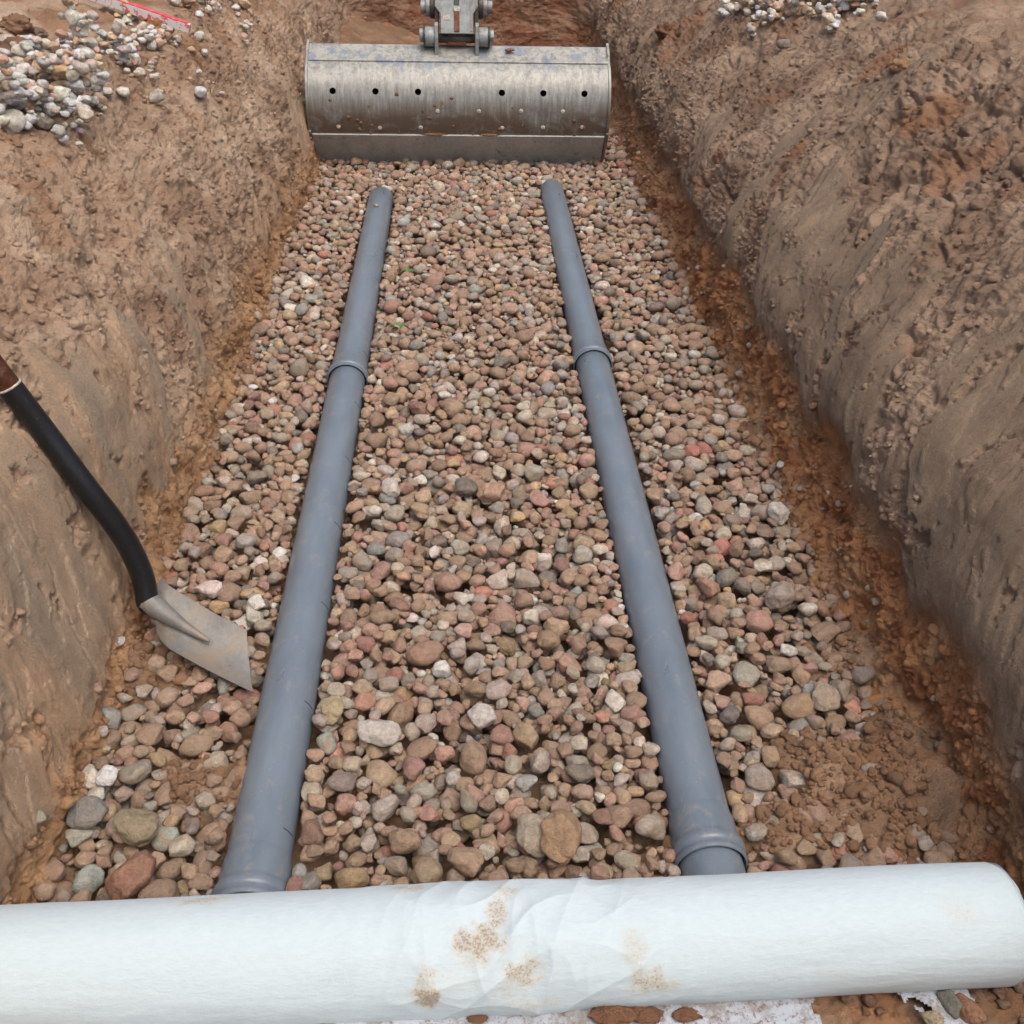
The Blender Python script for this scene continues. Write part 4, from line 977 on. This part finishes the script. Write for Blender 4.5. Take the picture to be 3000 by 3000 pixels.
tag(lf, 'dirty white geotextile sheet with ragged edge on the soil below the roll', 'fabric sheet')
for i, (px, py, a, c, lb) in enumerate([(2792, 2940, .020, (116, 118, 110), 'grey-green slanted stone under the right part of the roll'), (2835, 2962, .022, (150, 108, 84), 'brown stone right of a grey-green one under the roll'),
                                        (2735, 2985, .016, (170, 158, 130), 'pale pointed stone half in the soil in the near right corner')]):
    p = at(px, py, .085)
    single_stone('stone', p, (a * .8, a * 1.15, a * .7), np.array(Matrix.Rotation(.3 + i * .5, 3, 'Z')), lin(c), lb, seed=600 + i)
for i, (px, py, a, lb) in enumerate([(1800, 2975, .020, 'wide crumbly soil clump on the fabric sheet below the roll'), (1890, 2975, .014, 'smaller soil clump just right of the wide one on the fabric sheet'),
                                     (1400, 2984, .009, 'flat soil smear lump on the fabric sheet, leftmost below the roll'), (2010, 2975, .012, 'soil clump on the fabric sheet nearest its right edge')]):
    p = at(px, py, .083); clod(p, np.array([0, 0, .4]), a, (128, 94, 72), lb, 60 + i * 5)
its = []
for q in range(110):
    p = np.array([rng.uniform(.54, .86), rng.uniform(.55, .90), .0]); a = float(rng.uniform(.005, .015)); its.append((p + [0, 0, .060 + a * .2], np.array([a, a * .8, a * .6]), rotm(rng, .3)[1], lin((132, 100, 78)) * rng.uniform(.7, 1.1), 1.0, int(rng.integers(48)), 3))
tag(build_stones('buried_gravel', its), 'soil-covered gravel beside the fabric sheet under the roll', kind='stuff')

# ------------------------------------------------------------------ red and white lath on the left bank
p1, n1_ = hit(556, 84); p0, n0_ = hit(330, 8)
pA = p1 - ray(556, 84) * .03; pB = p0 - ray(330, 8) * .03
for _ in range(40):                                                # rest it on top of the bumps
    bad = False
    for t_ in np.linspace(.05, .95, 12):
        c_p = pA * (1 - t_) + pB * t_; dd_ = c_p - CAM; h_ = bvh.ray_cast(Vector(CAM), Vector(dd_ / np.linalg.norm(dd_)))
        if h_[0] is not None and (Vector(h_[0]) - Vector(CAM)).length < np.linalg.norm(dd_) + .05: bad = True
    if not bad: break
    pA = pA - (pA - CAM) * .006; pB = pB - (pB - CAM) * .006
pB = pA + (pB - pA) * 1.6
dv = Vector(pB - pA); Lh = dv.length; q = dv.to_track_quat('X', 'Z')
lt = empty('marking_lath', tuple(pA), 'red and white painted lath lying across the stones on the left bank', 'lath')
lt.rotation_mode = 'QUATERNION'; lt.rotation_quaternion = q
bm = bmesh.new(); add_box(bm, (Lh / 2, 0, 0), (Lh, .030, .030)); bm_obj('lath_body', bm, lath_w.m, lt, False, .002)
bm = bmesh.new(); add_box(bm, (Lh / 2 + .004, 0, .0165), (Lh - .012, .0285, .002)); bm_obj('painted_face', bm, lath_r.m, lt, False)

# ------------------------------------------------------------------ weeds
def weed(px, py, s, label, seed, onbank=False):
    r = np.random.default_rng(seed)
    if onbank: p, _ = hit(px, py)
    else:
        p = at(px, py, .0); i = int((p[0] - hp.x0) / hp.c); j = int((p[1] - hp.y0) / hp.c); p[2] = hp.H[i, j] - .004
    t = empty('weed_sprout', tuple(p), label, 'weed', 'small green weeds on the gravel' if not onbank else None)
    nL_ = 9 if not onbank else 3
    for k in range(nL_):
        bm = bmesh.new(); a = r.uniform(0, 6.28); L = s * r.uniform(.6, 1.1); wv = L * (.28 if not onbank else .06); up = r.uniform(.35, 1.0) if not onbank else r.uniform(1.0, 1.8); vs = []
        for q in range(6):
            u = q / 5; ww = wv * math.sin(math.pi * min(1, u * .92 + .06)) ; c = Vector((math.cos(a) * L * u, math.sin(a) * L * u, L * (up * u - .5 * u * u) + .003)); sd_ = Vector((-math.sin(a), math.cos(a), .15)) * ww
            vs.append((bm.verts.new(c - sd_), bm.verts.new(c + Vector((0, 0, -ww * .3))), bm.verts.new(c + sd_)))
        for q in range(5):
            bm.faces.new((vs[q][0], vs[q + 1][0], vs[q + 1][1], vs[q][1])); bm.faces.new((vs[q][1], vs[q + 1][1], vs[q + 1][2], vs[q][2]))
        bm_obj('leaf', bm, leafm.m, t, True)
weed(1192, 812, .030, 'small green weed on the gravel, farther of the two right of the left pipe', 1)
weed(1168, 978, .032, 'small green weed on the gravel by the left pipe, just beyond its collar', 2)
weed(925, 975, .024, 'tiny green sprout on the gravel left of the left pipe', 3)
weed(618, 285, .045, 'thin green grass blade growing on the left bank', 4, True)
